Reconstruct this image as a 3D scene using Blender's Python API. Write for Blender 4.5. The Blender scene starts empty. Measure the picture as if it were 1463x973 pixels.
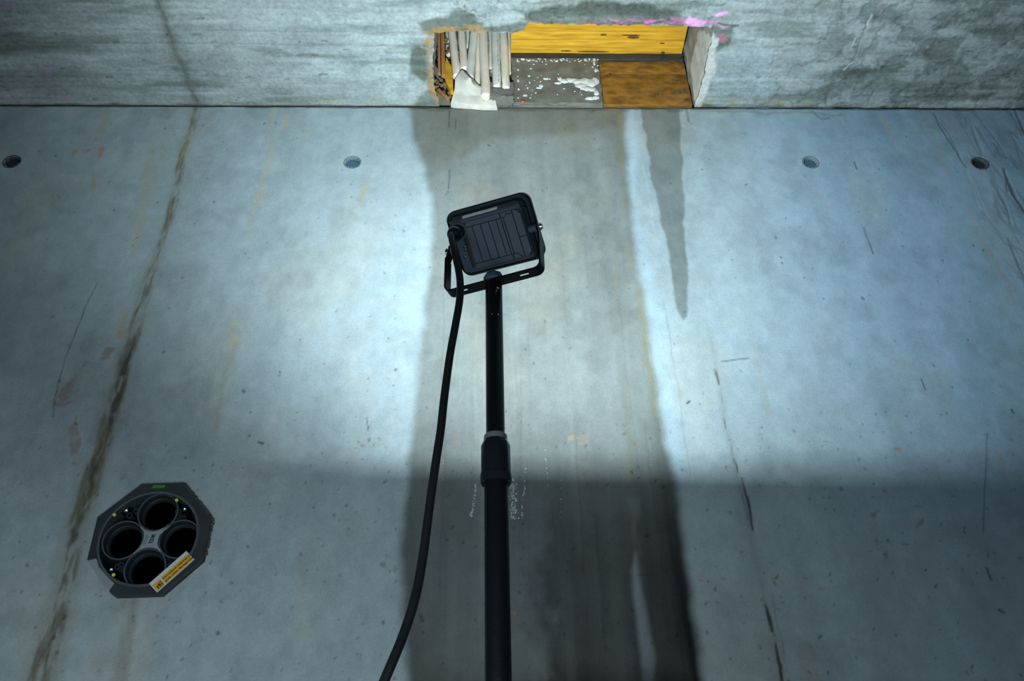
import bpy, bmesh, math, random
import numpy as np
from mathutils import Vector, Matrix
rng = np.random.RandomState(7); random.seed(7)
C = bpy.context.scene.collection
sc = bpy.context.scene

# ------------------------------------------------------------------ camera
CZ = 1.45                      # camera height above the floor
PITCH, YAW, ROLL, FPX = math.radians(33.489), math.radians(2.125), math.radians(-1.452), 1195.0
F_ = np.array([math.sin(YAW)*math.cos(PITCH), math.cos(YAW)*math.cos(PITCH), math.sin(PITCH)])
R_ = np.array([math.cos(YAW), -math.sin(YAW), 0.0]); U_ = np.cross(R_, F_)
R2 = math.cos(ROLL)*R_ + math.sin(ROLL)*U_; U2 = -math.sin(ROLL)*R_ + math.cos(ROLL)*U_
cam = bpy.data.cameras.new('camera'); camo = bpy.data.objects.new('camera', cam); C.objects.link(camo)
m = Matrix.Identity(4)
for i in range(3):
    m[i][0] = R2[i]; m[i][1] = U2[i]; m[i][2] = -F_[i]
m[2][3] = CZ
camo.matrix_world = m
cam.sensor_width = 36; cam.lens = FPX/1463*36; cam.clip_start = .02
sc.camera = camo
# ------------------------------------------------------------------ light and exposure
w = bpy.data.worlds.new('world'); sc.world = w; w.use_nodes = True
w.node_tree.nodes['Background'].inputs[0].default_value = (.02, .03, .035, 1)
w.node_tree.nodes['Background'].inputs[1].default_value = .2
sc.view_settings.view_transform = 'Standard'; sc.view_settings.look = 'None'
sc.view_settings.gamma = 1; sc.view_settings.exposure = 0.0
LAMP_POWER = 36.5; LAMP_COLOR = (.825, .95, .985)
# added soft fill light beside the camera, without a lamp body
al = bpy.data.lights.new('fill_light', 'AREA'); al.energy = 9.0; al.color = (.86, .95, 1.0)
al.shape = 'RECTANGLE'; al.size = 1.1; al.size_y = .8; al.spread = math.radians(120)
alo = bpy.data.objects.new('fill_light', al); C.objects.link(alo); alo.location = (-.42, .15, 1.05)
alo.rotation_euler = (math.radians(112), 0, math.radians(2))
alo['label'] = 'weak fill light added left of and below the camera'; alo['category'] = 'lamp'

D = 2.0; CEIL = CZ + 2.312
def ray(x, y): return (x-731.5)/FPX*R2 - (y-486.5)/FPX*U2 + F_
def at(x, y, dist):
    d = ray(x, y); d = d*dist/d[1]; return Vector((d[0], d[1], d[2]+CZ))
def atw(x, y): p = at(x, y, D); return (p.x, p.z)
def atc(x, y):
    d = ray(x, y); d = d*2.312/d[2]; return (d[0], d[1])

# ------------------------------------------------------------------ materials
def mat(name, col, rough=.5, metal=0, trans=0, ior=1.45, noise=0, nscale=40, bump=0, spec=.5, dark=None, stretch=(1,1,1), coat=0):
    M = bpy.data.materials.new(name); M.use_nodes = True; nt = M.node_tree; b = nt.nodes['Principled BSDF']
    b.inputs['Base Color'].default_value = (*col, 1); b.inputs['Roughness'].default_value = rough
    b.inputs['Metallic'].default_value = metal; b.inputs['Transmission Weight'].default_value = trans
    b.inputs['IOR'].default_value = ior; b.inputs['Specular IOR Level'].default_value = spec; b.inputs['Coat Weight'].default_value = coat
    if noise or bump:
        tc = nt.nodes.new('ShaderNodeTexCoord'); mp = nt.nodes.new('ShaderNodeMapping'); mp.inputs['Scale'].default_value = stretch
        nt.links.new(tc.outputs['Object'], mp.inputs[0])
        n = nt.nodes.new('ShaderNodeTexNoise'); n.inputs['Scale'].default_value = nscale; n.inputs['Detail'].default_value = 6
        nt.links.new(mp.outputs[0], n.inputs['Vector'])
        if noise:
            r = nt.nodes.new('ShaderNodeValToRGB'); r.color_ramp.elements[0].position = .3; r.color_ramp.elements[1].position = .7
            dk = dark or tuple(c*(1-noise) for c in col)
            r.color_ramp.elements[0].color = (*dk, 1); r.color_ramp.elements[1].color = (*col, 1)
            nt.links.new(n.outputs['Fac'], r.inputs[0]); nt.links.new(r.outputs[0], b.inputs['Base Color'])
        if bump:
            bp = nt.nodes.new('ShaderNodeBump'); bp.inputs['Strength'].default_value = bump; bp.inputs['Distance'].default_value = .004
            nt.links.new(n.outputs['Fac'], bp.inputs['Height']); nt.links.new(bp.outputs[0], b.inputs['Normal'])
    return M
def painted(name, fine=.10, bumpd=.0012, scale=160):
    M = bpy.data.materials.new(name); M.use_nodes = True; nt = M.node_tree; b = nt.nodes['Principled BSDF']
    a = nt.nodes.new('ShaderNodeAttribute'); a.attribute_name = 'Stain'
    ar = nt.nodes.new('ShaderNodeAttribute'); ar.attribute_name = 'Gloss'
    tc = nt.nodes.new('ShaderNodeTexCoord')
    n = nt.nodes.new('ShaderNodeTexNoise'); n.inputs['Scale'].default_value = scale; n.inputs['Detail'].default_value = 5
    n2 = nt.nodes.new('ShaderNodeTexNoise'); n2.inputs['Scale'].default_value = 14; n2.inputs['Detail'].default_value = 8
    n2.inputs['Roughness'].default_value = .7
    nt.links.new(tc.outputs['Object'], n.inputs['Vector']); nt.links.new(tc.outputs['Object'], n2.inputs['Vector'])
    mr = nt.nodes.new('ShaderNodeMapRange'); mr.inputs[1].default_value = .3; mr.inputs[2].default_value = .7
    mr.inputs[3].default_value = 1-fine; mr.inputs[4].default_value = 1+fine*.5; nt.links.new(n.outputs['Fac'], mr.inputs[0])
    mr2 = nt.nodes.new('ShaderNodeMapRange'); mr2.inputs[1].default_value = .3; mr2.inputs[2].default_value = .7
    mr2.inputs[3].default_value = 1-fine*.8; mr2.inputs[4].default_value = 1+fine*.6; nt.links.new(n2.outputs['Fac'], mr2.inputs[0])
    mu = nt.nodes.new('ShaderNodeMath'); mu.operation = 'MULTIPLY'; nt.links.new(mr.outputs[0], mu.inputs[0]); nt.links.new(mr2.outputs[0], mu.inputs[1])
    vm = nt.nodes.new('ShaderNodeVectorMath'); vm.operation = 'SCALE'
    nt.links.new(a.outputs['Color'], vm.inputs[0]); nt.links.new(mu.outputs[0], vm.inputs['Scale'])
    nt.links.new(vm.outputs[0], b.inputs['Base Color']); nt.links.new(ar.outputs['Fac'], b.inputs['Roughness'])
    b.inputs['Specular IOR Level'].default_value = .35
    bp = nt.nodes.new('ShaderNodeBump'); bp.inputs['Strength'].default_value = .5; bp.inputs['Distance'].default_value = bumpd
    nt.links.new(n.outputs['Fac'], bp.inputs['Height']); nt.links.new(bp.outputs[0], b.inputs['Normal'])
    return M
M = {}
M['concrete'] = painted('formed_concrete')
M['ceiling'] = painted('board_marked_concrete', fine=.22, bumpd=.003, scale=90)
M['plain_concrete'] = mat('plain_concrete', (.40, .45, .46), .9, noise=.25, nscale=6, bump=.3)
M['recess_side'] = mat('broken_concrete', (.30, .31, .28), .9, noise=.45, nscale=22, bump=.8)
M['pale_mortar'] = mat('pale_mortar', (.58, .60, .58), .9, noise=.18, nscale=30, bump=.7)
M['black_paint'] = mat('black_powder_coat', (.005, .007, .010), .40, noise=.2, nscale=300, bump=.10, spec=.25)
M['lamp_body'] = mat('dark_cast_housing', (.040, .072, .108), .55, noise=.15, nscale=500, bump=.25)
M['groove'] = mat('groove_black', (.004, .006, .008), .7)
M['gloss_black'] = mat('gloss_black_plastic', (.009, .014, .020), .16)
M['rubber'] = mat('black_rubber', (.008, .011, .014), .5, noise=.3, nscale=60)
M['grey_ring'] = mat('grey_plastic', (.12, .15, .17), .45)
M['chrome'] = mat('chrome', (.75, .78, .80), .22, metal=1)
M['silver'] = mat('silver_label', (.85, .92, .95), .35, noise=.1, nscale=120)
M['ink'] = mat('ink', (.015, .02, .03), .6)
M['reflector'] = mat('reflector', (.03, .03, .03), .6)
M['yellow_wood'] = mat('yellow_shuttering_wood', (.80, .46, .035), .5, noise=.38, nscale=9, stretch=(1, 9, 9), bump=.25, dark=(.48, .24, .015))
M['brown_wood'] = mat('soaked_brown_wood', (.36, .175, .03), .38, noise=.6, nscale=12, stretch=(2, 6, 4), bump=.4, dark=(.12, .06, .018))
M['slat_wood'] = mat('orange_brown_wood', (.42, .20, .075), .6, noise=.4, nscale=14, stretch=(6, 6, 1), bump=.3)
M['knot'] = mat('dark_knot', (.17, .085, .02), .6, noise=.5, nscale=120)
M['shadow_gap'] = mat('dark_strip', (.045, .05, .05), .55, noise=.5, nscale=30, bump=.5)
M['tube_white'] = mat('dirty_white_plastic', (.88, .83, .72), .55, noise=.22, nscale=16, dark=(.74, .69, .56), bump=.15)
M['tube_cool'] = mat('cool_white_plastic', (.82, .83, .76), .55, noise=.25, nscale=16, bump=.15)
M['tube_hole'] = mat('dark_void', (.02, .02, .018), .9)
M['stone'] = mat('pale_stone', (.64, .64, .58), .85, noise=.32, nscale=26, bump=1.0)
M['block'] = mat('grey_block', (.20, .20, .175), .8, noise=.4, nscale=24, bump=1.0)
M['lime'] = mat('white_lime_crust', (.70, .76, .76), .8, noise=.15, nscale=70, bump=.8)
M['duct_grey'] = mat('dark_grey_plastic', (.036, .050, .058), .5, noise=.3, nscale=25, bump=.1)
M['duct_pipe'] = mat('dark_pipe_plastic', (.018, .026, .032), .4)
M['void'] = mat('black_void', (.0006, .0008, .001), 1, spec=0)
M['duct_mid'] = mat('mid_grey_plastic', (.085, .115, .130), .45, noise=.25, nscale=40)
M['duct_black'] = mat('duct_black', (.006, .008, .010), .6, spec=.2)
M['pale_card'] = mat('pale_blue_grey_card', (.30, .37, .40), .7, noise=.15, nscale=30)
M['sticker_white'] = mat('sticker_white', (.60, .68, .80), .5)
M['sticker_yellow'] = mat('sticker_yellow', (.78, .45, .03), .5, noise=.1, nscale=60)
M['yellow_dot'] = mat('yellow_dot', (.75, .80, .10), .5)
M['green_paint'] = mat('green_marker', (.07, .24, .03), .6)
M['plug_blue'] = mat('blue_grey_plug', (.055, .145, .20), .6, noise=.3, nscale=90)
M['plug_ring'] = mat('plug_ring', (.15, .22, .24), .8, noise=.4, nscale=120, bump=.5)
M['plug_dark'] = mat('dark_plug', (.018, .035, .045), .7, noise=.3, nscale=90)
M['plug_ring_dark'] = mat('dark_plug_ring', (.05, .065, .07), .8, noise=.4, nscale=120, bump=.5)
M['water'] = mat('glint_pale_water', (.72, .86, .96), .08, trans=.25, ior=1.33)  # pale base colour stands in for the glints on clear water
M['pane'] = None

# ------------------------------------------------------------------ mesh helpers
def obj(name, bm, m, parent=None, smooth=True):
    me = bpy.data.meshes.new(name); bm.normal_update(); bm.to_mesh(me); bm.free()
    if smooth and len(me.polygons):
        me.polygons.foreach_set('use_smooth', [True]*len(me.polygons))
        try: me.set_sharp_from_angle(angle=math.radians(35))
        except Exception: pass
    me.materials.append(m); o = bpy.data.objects.new(name, me); C.objects.link(o); o.parent = parent
    return o
def tag(o, label, cat, group=None):
    o['label'] = label; o['category'] = cat
    if group: o['group'] = group
    return o
def empty(name, loc, label, cat, group=None):
    o = bpy.data.objects.new(name, None); C.objects.link(o); o.location = loc; o.empty_display_size = .05
    return tag(o, label, cat, group)
def sub(o, parent):
    """keep world coordinates of a mesh built in world space under an Empty placed by location only"""
    o.parent = parent; o.matrix_parent_inverse = Matrix.Translation(parent.location).inverted(); return o
def box(bm, c, s, rot=None, bev=0):
    r = bmesh.ops.create_cube(bm, size=1.0, matrix=Matrix.Translation(c) @ (rot.to_4x4() if rot else Matrix.Identity(4)) @ Matrix.Diagonal((*s, 1)))
    if bev:
        es = list({e for v in r['verts'] for e in v.link_edges})
        bmesh.ops.bevel(bm, geom=es, offset=bev, segments=2, profile=.5, affect='EDGES')
def frame_of(t):
    t = t.normalized(); a = Vector((0, 0, 1)) if abs(t.z) < .9 else Vector((0, 1, 0))
    x = t.cross(a).normalized(); return x, t.cross(x).normalized()
def tube(bm, pts, rad, seg=16, cap=True):
    pts = [Vector(p) for p in pts]; rings = []
    rad = rad if hasattr(rad, '__len__') else [rad]*len(pts)
    prev = None
    for i, p in enumerate(pts):
        t = (pts[min(i+1, len(pts)-1)]-pts[max(i-1, 0)]).normalized()
        if prev is None: x, y = frame_of(t)
        else:
            x = (prev - t*prev.dot(t)).normalized(); y = t.cross(x)
        prev = x
        rings.append([bm.verts.new(p+(x*math.cos(a)+y*math.sin(a))*rad[i]) for a in [2*math.pi*k/seg for k in range(seg)]])
    for a, b in zip(rings, rings[1:]):
        for k in range(seg): bm.faces.new((a[k], a[(k+1) % seg], b[(k+1) % seg], b[k]))
    if cap: bm.faces.new(rings[0][::-1]); bm.faces.new(rings[-1])
    return rings
def lathe(bm, prof, seg=32, mtx=Matrix.Identity(4), close=True):
    """profile (r, z) about local z"""
    rings = []
    for r, z in prof:
        if r < 1e-6: rings.append([bm.verts.new(mtx @ Vector((0, 0, z)))])
        else: rings.append([bm.verts.new(mtx @ Vector((r*math.cos(2*math.pi*k/seg), r*math.sin(2*math.pi*k/seg), z))) for k in range(seg)])
    for a, b in zip(rings, rings[1:]):
        for k in range(seg):
            k2 = (k+1) % seg
            f = [a[k % len(a)], a[k2 % len(a)], b[k2 % len(b)], b[k % len(b)]]
            f = [v for i, v in enumerate(f) if v not in f[:i]]
            if len(f) > 2: bm.faces.new(f)
def rrect(hx, hy, r, n=8, cx=0, cy=0):
    pts = []
    for sx, sy, a0 in ((1, 1, 0), (-1, 1, 90), (-1, -1, 180), (1, -1, 270)):
        for k in range(n+1):
            a = math.radians(a0+90*k/n); pts.append((cx+sx*(hx-r)+r*math.cos(a), cy+sy*(hy-r)+r*math.sin(a)))
    return pts
def loft(bm, loops, caps=(True, True), closed=False):
    """loops: lists of 3D points of equal length"""
    L = [[bm.verts.new(p) for p in lp] for lp in loops]; n = len(L[0])
    pairs = list(zip(L, L[1:])) + ([(L[-1], L[0])] if closed else [])
    for a, b in pairs:
        for k in range(n): bm.faces.new((a[k], a[(k+1) % n], b[(k+1) % n], b[k]))
    if caps[0] and not closed: bm.faces.new(L[0][::-1])
    if caps[1] and not closed: bm.faces.new(L[-1])
def prism(bm, poly, z0, z1, mtx=Matrix.Identity(4)):
    loft(bm, [[mtx @ Vector((x, y, z0)) for x, y in poly], [mtx @ Vector((x, y, z1)) for x, y in poly]])
def smooth_path(pts, n=8):
    pts = [Vector(p) for p in pts]; out = []
    P = [pts[0]*2-pts[1]]+pts+[pts[-1]*2-pts[-2]]
    for i in range(1, len(P)-2):
        for k in range(n):
            t = k/n; a, b, c, d = P[i-1:i+3]
            out.append(.5*((2*b)+(c-a)*t+(2*a-5*b+4*c-d)*t*t+(3*b-a-3*c+d)*t**3))
    out.append(pts[-1]); return out
def text_mesh(name, s, size, mtx, m, parent, extrude=.0002, align='LEFT', bold=0):
    cu = bpy.data.curves.new(name, 'FONT'); cu.body = s; cu.size = size; cu.extrude = extrude; cu.align_x = align; cu.resolution_u = 3; cu.offset = bold
    t = bpy.data.objects.new(name, cu); C.objects.link(t); bpy.context.view_layer.update()
    me = bpy.data.meshes.new_from_object(t.evaluated_get(bpy.context.evaluated_depsgraph_get()))
    bpy.data.objects.remove(t); bpy.data.curves.remove(cu)
    me.transform(mtx); me.materials.clear(); me.materials.append(m)
    o = bpy.data.objects.new(name, me); C.objects.link(o); o.parent = parent; return o

# ------------------------------------------------------------------ painted grids (stains, seams, relief)
def lattice(n=256): return rng.rand(n, n)
LAT = [lattice() for _ in range(6)]
def vnoise(x, y, k=0):
    L = LAT[k % 6]; xi = np.floor(x).astype(int); yi = np.floor(y).astype(int); fx = x-xi; fy = y-yi
    fx = fx*fx*(3-2*fx); fy = fy*fy*(3-2*fy); a = L[xi % 256, yi % 256]; b = L[(xi+1) % 256, yi % 256]
    c = L[xi % 256, (yi+1) % 256]; d = L[(xi+1) % 256, (yi+1) % 256]
    return (a*(1-fx)+b*fx)*(1-fy)+(c*(1-fx)+d*fx)*fy
def fbm(x, y, o=5, k=0, g=.5):
    s = 0; a = 1; t = 0
    for i in range(o):
        s = s+a*vnoise(x*2**i+17.3*i, y*2**i+9.1*i, k+i); t += a; a *= g
    return s/t            # 0..1, mean .5
def sstep(a, b, x):
    t = np.clip((x-a)/(b-a), 0, 1); return t*t*(3-2*t)
class Grid:
    def __init__(s, xs, ys, base):
        s.xs, s.ys = xs, ys; s.X, s.Y = np.meshgrid(xs, ys, indexing='ij')
        s.col = np.ones(s.X.shape+(3,))*np.array(base); s.rough = np.full(s.X.shape, .85); s.disp = np.zeros(s.X.shape)
        s.wx = fbm(s.X*18, s.Y*18, 5, 1)-.5; s.wy = fbm(s.X*18+40, s.Y*18+7, 5, 3)-.5
        s.skip = np.zeros((len(xs)-1, len(ys)-1), bool)
    def win(s, pts, pad):
        p = np.array(pts); i0 = np.searchsorted(s.xs, p[:, 0].min()-pad); i1 = np.searchsorted(s.xs, p[:, 0].max()+pad)
        j0 = np.searchsorted(s.ys, p[:, 1].min()-pad); j1 = np.searchsorted(s.ys, p[:, 1].max()+pad)
        return (slice(i0, i1), slice(j0, j1))
    def poly_d(s, pts, W, wob):
        X = s.X[W]+s.wx[W]*wob; Y = s.Y[W]+s.wy[W]*wob; d = np.full(X.shape, 9.); ins = np.zeros(X.shape, bool)
        n = len(pts)
        for i in range(n):
            (x0, y0), (x1, y1) = pts[i], pts[(i+1) % n]; dx, dy = x1-x0, y1-y0; L = dx*dx+dy*dy+1e-12
            t = np.clip(((X-x0)*dx+(Y-y0)*dy)/L, 0, 1); d = np.minimum(d, np.hypot(X-x0-t*dx, Y-y0-t*dy))
            c = ((y0 > Y) != (y1 > Y)); xx = x0+(Y-y0)*dx/(dy if abs(dy) > 1e-9 else 1e-9); ins ^= c & (X < xx)
        return np.where(ins, d, -d)
    def line_d(s, pts, ws, W, wob):
        X = s.X[W]+s.wx[W]*wob; Y = s.Y[W]+s.wy[W]*wob; d = np.full(X.shape, -9.)
        for i in range(len(pts)-1):
            (x0, y0), (x1, y1) = pts[i], pts[i+1]; dx, dy = x1-x0, y1-y0; L = dx*dx+dy*dy+1e-12
            t = np.clip(((X-x0)*dx+(Y-y0)*dy)/L, 0, 1); w_ = ws[i]+(ws[i+1]-ws[i])*t
            d = np.maximum(d, w_-np.hypot(X-x0-t*dx, Y-y0-t*dy))
        return d
    def apply(s, W, a, color=None, mul=None, rough=None, disp=None):
        if color is not None: s.col[W] += (np.array(color)-s.col[W])*a[..., None]
        if mul is not None: s.col[W] *= 1+(np.array(mul)-1)*a[..., None]
        if rough is not None: s.rough[W] += (rough-s.rough[W])*a
        if disp is not None: s.disp[W] += disp*a
    def poly(s, pts, soft=.01, wob=.03, alpha=1, tex=0, tscale=30, **k):
        W = s.win(pts, soft+abs(wob)); d = s.poly_d(pts, W, wob); a = sstep(-soft, soft, d)*alpha
        if tex: a = a*sstep(.5-tex*.3, .5+.12, fbm(s.X[W]*tscale, s.Y[W]*tscale, 4, 2)+.05*(1-tex))
        s.apply(W, a, **k)
    def line(s, pts, w, soft=.004, wob=.01, alpha=1, tex=0, tscale=(30, 30), **k):
        ws = w if hasattr(w, '__len__') else [w]*len(pts)
        W = s.win(pts, max(ws)+soft+abs(wob)); d = s.line_d(pts, ws, W, wob); a = sstep(-soft, soft, d)*alpha
        if tex: a = a*sstep(.5-tex*.25, .5+.15, fbm(s.X[W]*tscale[0], s.Y[W]*tscale[1], 4, 2))
        s.apply(W, a, **k)
    def build(s, name, to3d, m, flip=False):
        nx, ny = s.X.shape; P = to3d(s.X, s.Y, s.disp); vs = P.reshape(-1, 3)
        idx = np.arange(nx*ny).reshape(nx, ny); a, b, c, d = idx[:-1, :-1], idx[1:, :-1], idx[1:, 1:], idx[:-1, 1:]
        q = np.stack([a, b, c, d], -1)[~s.skip]
        if flip: q = q[:, ::-1]
        me = bpy.data.meshes.new(name); nf = len(q)
        me.vertices.add(len(vs)); me.vertices.foreach_set('co', vs.ravel().astype(np.float32))
        me.loops.add(nf*4); me.loops.foreach_set('vertex_index', q.ravel().astype(np.int32))
        me.polygons.add(nf); me.polygons.foreach_set('loop_start', np.arange(0, nf*4, 4, dtype=np.int32))
        me.update(calc_edges=True); me.polygons.foreach_set('use_smooth', np.ones(nf, bool))
        ca = me.attributes.new('Stain', 'FLOAT_COLOR', 'POINT'); rgba = np.ones((len(vs), 4), np.float32); rgba[:, :3] = np.clip(s.col.reshape(-1, 3), .004, .9)
        ca.data.foreach_set('color', rgba.ravel())
        ra = me.attributes.new('Gloss', 'FLOAT', 'POINT'); ra.data.foreach_set('value', np.clip(s.rough, .05, 1).ravel().astype(np.float32))
        me.validate(); me.materials.append(m); o = bpy.data.objects.new(name, me); C.objects.link(o); o['kind'] = 'structure'; return o

def axis(lo, a, b, hi, step):
    return np.concatenate([np.linspace(lo, a, 7)[:-1], np.arange(a, b, step), np.linspace(b, hi, 7)])
XS = axis(-3.5, -1.80, 2.05, 3.5, .0037)

# ================================================================== WALL
zs = axis(0, CZ+.34, CEIL-.004, CEIL-.0005, .0037)
Wl = Grid(XS, zs, (.365, .465, .505))
X, Z = Wl.X, Wl.Y
side = sstep(.45, 1.5, X)                                            # bluer and darker towards the right
side = side*(.35+.65*sstep(CZ+.6, CZ+1.15, Z))
Wl.col *= 1+(np.array([.74, .91, 1.12])-1)*side[..., None]
cl = fbm(X*2.2, Z*1.6, 6, 0)-.5; st = fbm(X*16, Z*1.6, 5, 2)-.5; fi = fbm(X*30, Z*22, 4, 4)-.5
md = fbm(X*70, Z*60, 4, 5)-.5; blot = sstep(.56, .70, fbm(X*9+11, Z*8+2, 5, 3))
Wl.col *= (1+.42*cl+.20*st+.22*fi+.16*md-.10*blot)[..., None]
warm = sstep(.52, .72, fbm(X*5+30, Z*3+8, 5, 1))
Wl.col *= 1+(np.array([1.07, 1.01, .95])-1)*warm[..., None]
Wl.disp += .0016*cl+.0005*fi
P = lambda *pts: [atw(x, y) for x, y in pts]
# wet run below the opening
wetp = P((583,140),(588,200),(606,240),(616,300),(617,345),(611,400),(603,460),(595,540),(587,620),(579,700),(569,780),(573,860),(578,990),
         (1012,990),(1001,920),(992,860),(980,780),(969,700),(958,650),(947,600),(935,520),(923,440),(912,380),(905,300),(897,230),(892,140))
W = Wl.win(wetp, .05); dd = Wl.poly_d(wetp, W, .020); a = sstep(-.014, .020, dd)
deep = 1-sstep(CZ+.70, CZ+1.25, Wl.Y[W])                              # soaked harder lower down
xx = Wl.X[W]
right = sstep(.09, .17, xx+.04*Wl.wx[W]*3)*sstep(CZ+1.15, CZ+.6, Wl.Y[W])
edge = np.exp(-(dd/.05)**2)
strk = fbm(xx*26, Wl.Y[W]*1.7, 5, 2)
f = .62-.26*deep-.18*right*deep-.12*edge*(.4+.6*deep)+.20*(strk-.5)
wc = np.stack([f*1.10, f*1.0, f*.91], -1)*(1-.08*(1-deep))[..., None]
Wl.col[W] *= 1+(wc-1)*a[..., None]; Wl.rough[W] += (.36-Wl.rough[W])*a*(.35+.5*deep); 
def wet(pts, f, soft=.008, wob=.02, al=1): Wl.poly(pts, soft=soft, wob=wob, alpha=al, mul=(f*1.05, f, f*.92), rough=.4)
wet(P((912,140),(925,210),(932,260),(946,320),(958,380),(966,435),(971,450),(977,457),(982,452),(984,440),(983,415),(980,350),(976,270),(973,200),(970,140)), .55, .005)
wet(P((585,140),(592,200),(607,235),(640,240),(700,200),(890,180),(892,140)), .80, .03, .05)
# dry streaks inside the run
def dry(pts, g=2.2, soft=.009, wob=.012, al=1): Wl.poly(pts, soft=soft, wob=wob, alpha=al, mul=(g*.93, g, g*1.08), rough=.85)
dry(P((908,790),(916,830),(925,880),(934,930),(936,990),(919,990),(913,920),(906,860),(903,815)), 3.0, .008, .008)
dry(P((902,712),(912,712),(913,735),(901,733)), 1.5, .014)
dry(P((896,150),(908,150),(912,200),(906,290),(898,240)), 1.25, .02)
dry(P((905,300),(925,420),(940,520),(958,640),(968,700),(975,700),(965,600),(950,500),(930,400),(912,300)), 1.10, .02)
Wl.line(P((610,260),(600,420),(585,580),(578,690)), .05, .07, .02, .6, mul=(1.10, 1.10, 1.08))
# olive run and thin vertical drips inside it
for pts, w_, al in [(((884,150),(890,260),(899,360),(915,430),(927,520),(938,600),(946,700),(955,800)), .008, .55),
                    (((866,150),(872,280),(880,420),(893,560),(905,700),(912,820)), .006, .3),
                    (((895,560),(900,640),(906,760)), .004, .4)]:
    Wl.line(P(*pts), w_, .012, .02, al, tex=.5, tscale=(20, 5), color=(.25, .24, .115))
for k in range(46):
    x0 = rng.uniform(600, 960); y0 = rng.uniform(200, 820); L = rng.uniform(60, 330); sl = (x0-691)/(y0+1230)
    q = [(x0+sl*L*t+rng.uniform(-1.5, 1.5), y0+L*t) for t in np.linspace(0, 1, 6)]
    if rng.rand() < .7: Wl.line(P(*q), rng.uniform(.0006, .0022), .003, .012, rng.uniform(.15, .5), mul=(.62, .60, .55))
    else: Wl.line(P(*q), rng.uniform(.0006, .002), .003, .012, rng.uniform(.2, .5), mul=(1.35, 1.35, 1.3))
# leaking joint left
seam = P((284,148),(272,190),(262,220),(247,290),(234,335),(216,390),(205,430),(191,480),(179,520),(166,570),(150,625),(138,665),(121,720),(105,780),(93,840),(75,900),(52,990))
sw = np.interp(np.arange(17), [0, 4, 8, 11, 16], [.010, .011, .020, .023, .026])
Wl.line(seam, sw*1.4, .020, .015, .40, color=(.24, .25, .20))
Wl.line(seam, sw*.95, .006, .015, .80, tex=.6, tscale=(60, 14), color=(.15, .135, .085), disp=.002)
for off, al in ((-.006, .8), (.004, .7), (.011, .4)):
    Wl.line([(x+off*(1+.6*i/16), z) for i, (x, z) in enumerate(seam)], .0014, .0025, .014, al, tex=.35, tscale=(40, 12), color=(.06, .055, .04), disp=-.002)
Wl.line([(x-.001, z) for x, z in seam], .003, .003, .03, .4, tex=.7, tscale=(60, 40), color=(.33, .33, .28), disp=.003)
Wl.line(seam[7:14], [.004,.013,.013,.012,.010,.008,.004], .012, .02, .85, tex=.35, tscale=(60, 22), color=(.05, .045, .03), disp=-.002)
Wl.line(seam[12:], .008, .006, .03, .7, tex=.6, tscale=(40, 20), color=(.075, .07, .05))
# rust and yellow runs
for pts, w_, col, al in [
  (((410,155),(402,190),(388,225),(376,262),(362,300)), .010, (.48,.44,.27), .65), (((392,155),(385,185),(378,215)), .007, (.47,.43,.27), .6),
  (((360,300),(352,350),(345,400)), .008, (.45,.44,.33), .35), (((342,420),(334,455),(331,490)), .018, (.50,.42,.22), .6),
  (((333,490),(320,560),(312,600),(300,650)), .012, (.33,.28,.20), .45), (((232,170),(215,240),(200,320),(190,360)), .024, (.45,.43,.30), .45),
  (((272,152),(268,190),(255,250)), .016, (.40,.36,.20), .5), (((157,158),(146,180),(135,215)), .022, (.45,.40,.28), .45),
  (((106,216),(145,213)), .006, (.36,.26,.18), 1), (((106,216),(100,240)), .007, (.40,.28,.18), .9), (((146,214),(138,240),(128,275),(120,300)), .011, (.43,.30,.18), 1),
  (((178,445),(174,470),(170,480)), .012, (.46,.34,.10), .7), (((520,262),(516,285)), .010, (.50,.42,.25), .6),
  (((1322,160),(1345,230),(1370,270),(1390,320),(1420,370),(1445,430)), .010, (.42,.34,.27), .45), (((1165,265),(1182,300)), .006, (.42,.40,.30), .4),
  (((1260,165),(1275,195),(1290,215)), .014, (.42,.38,.30), .4), (((1305,270),(1325,310)), .010, (.42,.38,.30), .3), (((1058,410),(1075,480),(1100,590)), .003, (.42,.40,.25), .5),
  (((185,860),(178,930),(170,990)), .022, (.20,.17,.12), .4), (((1425,655),(1440,680)), .016, (.38,.30,.22), .4), (((1150,930),(1165,990)), .03, (.30,.24,.20), .3)]:
    Wl.line(P(*pts), w_*.8, .010, .018, al*.9, tex=.6, tscale=(40, 9), color=col)
for pts in [((86,562),(92,550),(102,541),(113,535),(120,525),(126,513),(136,508),(140,516),(131,533),(118,548),(106,562),(94,572)),
            ((70,566),(90,572),(108,577),(95,582),(76,575)), ((148,500),(165,498),(160,515),(145,518)),((95,600),(108,590),(112,640),(100,650))]:
    Wl.poly(P(*pts), .003, .05, .75, tex=.45, tscale=34, color=(.28, .235, .235))
Wl.line(P((139,405),(128,425),(112,465),(98,500),(88,530),(79,570),(76,595)), .0012, .0025, .005, .85, color=(.06, .065, .06))
for cx, cy, r in [(1250,712,8),(1250,735,9),(1258,772,7),(1308,722,7),(1310,745,6),(1293,775,5),(1316,778,6),(1268,790,4),(1190,757,3),(548,812,8),(556,796,5),(562,818,5),(1262,700,5)]:
    Wl.poly(P(*[(cx+r*rng.uniform(.5,1.1)*math.cos(t), cy+r*rng.uniform(.5,1.1)*math.sin(t)) for t in np.linspace(0, 6.28, 9)[:-1]]), .004, .05, .6, tex=.5, tscale=60, color=(.19, .14, .125))
Wl.line(P((812,628),(820,623),(828,628),(836,626),(838,632),(826,634)), .0018, .0035, .02, .7, color=(.40, .28, .15))
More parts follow.
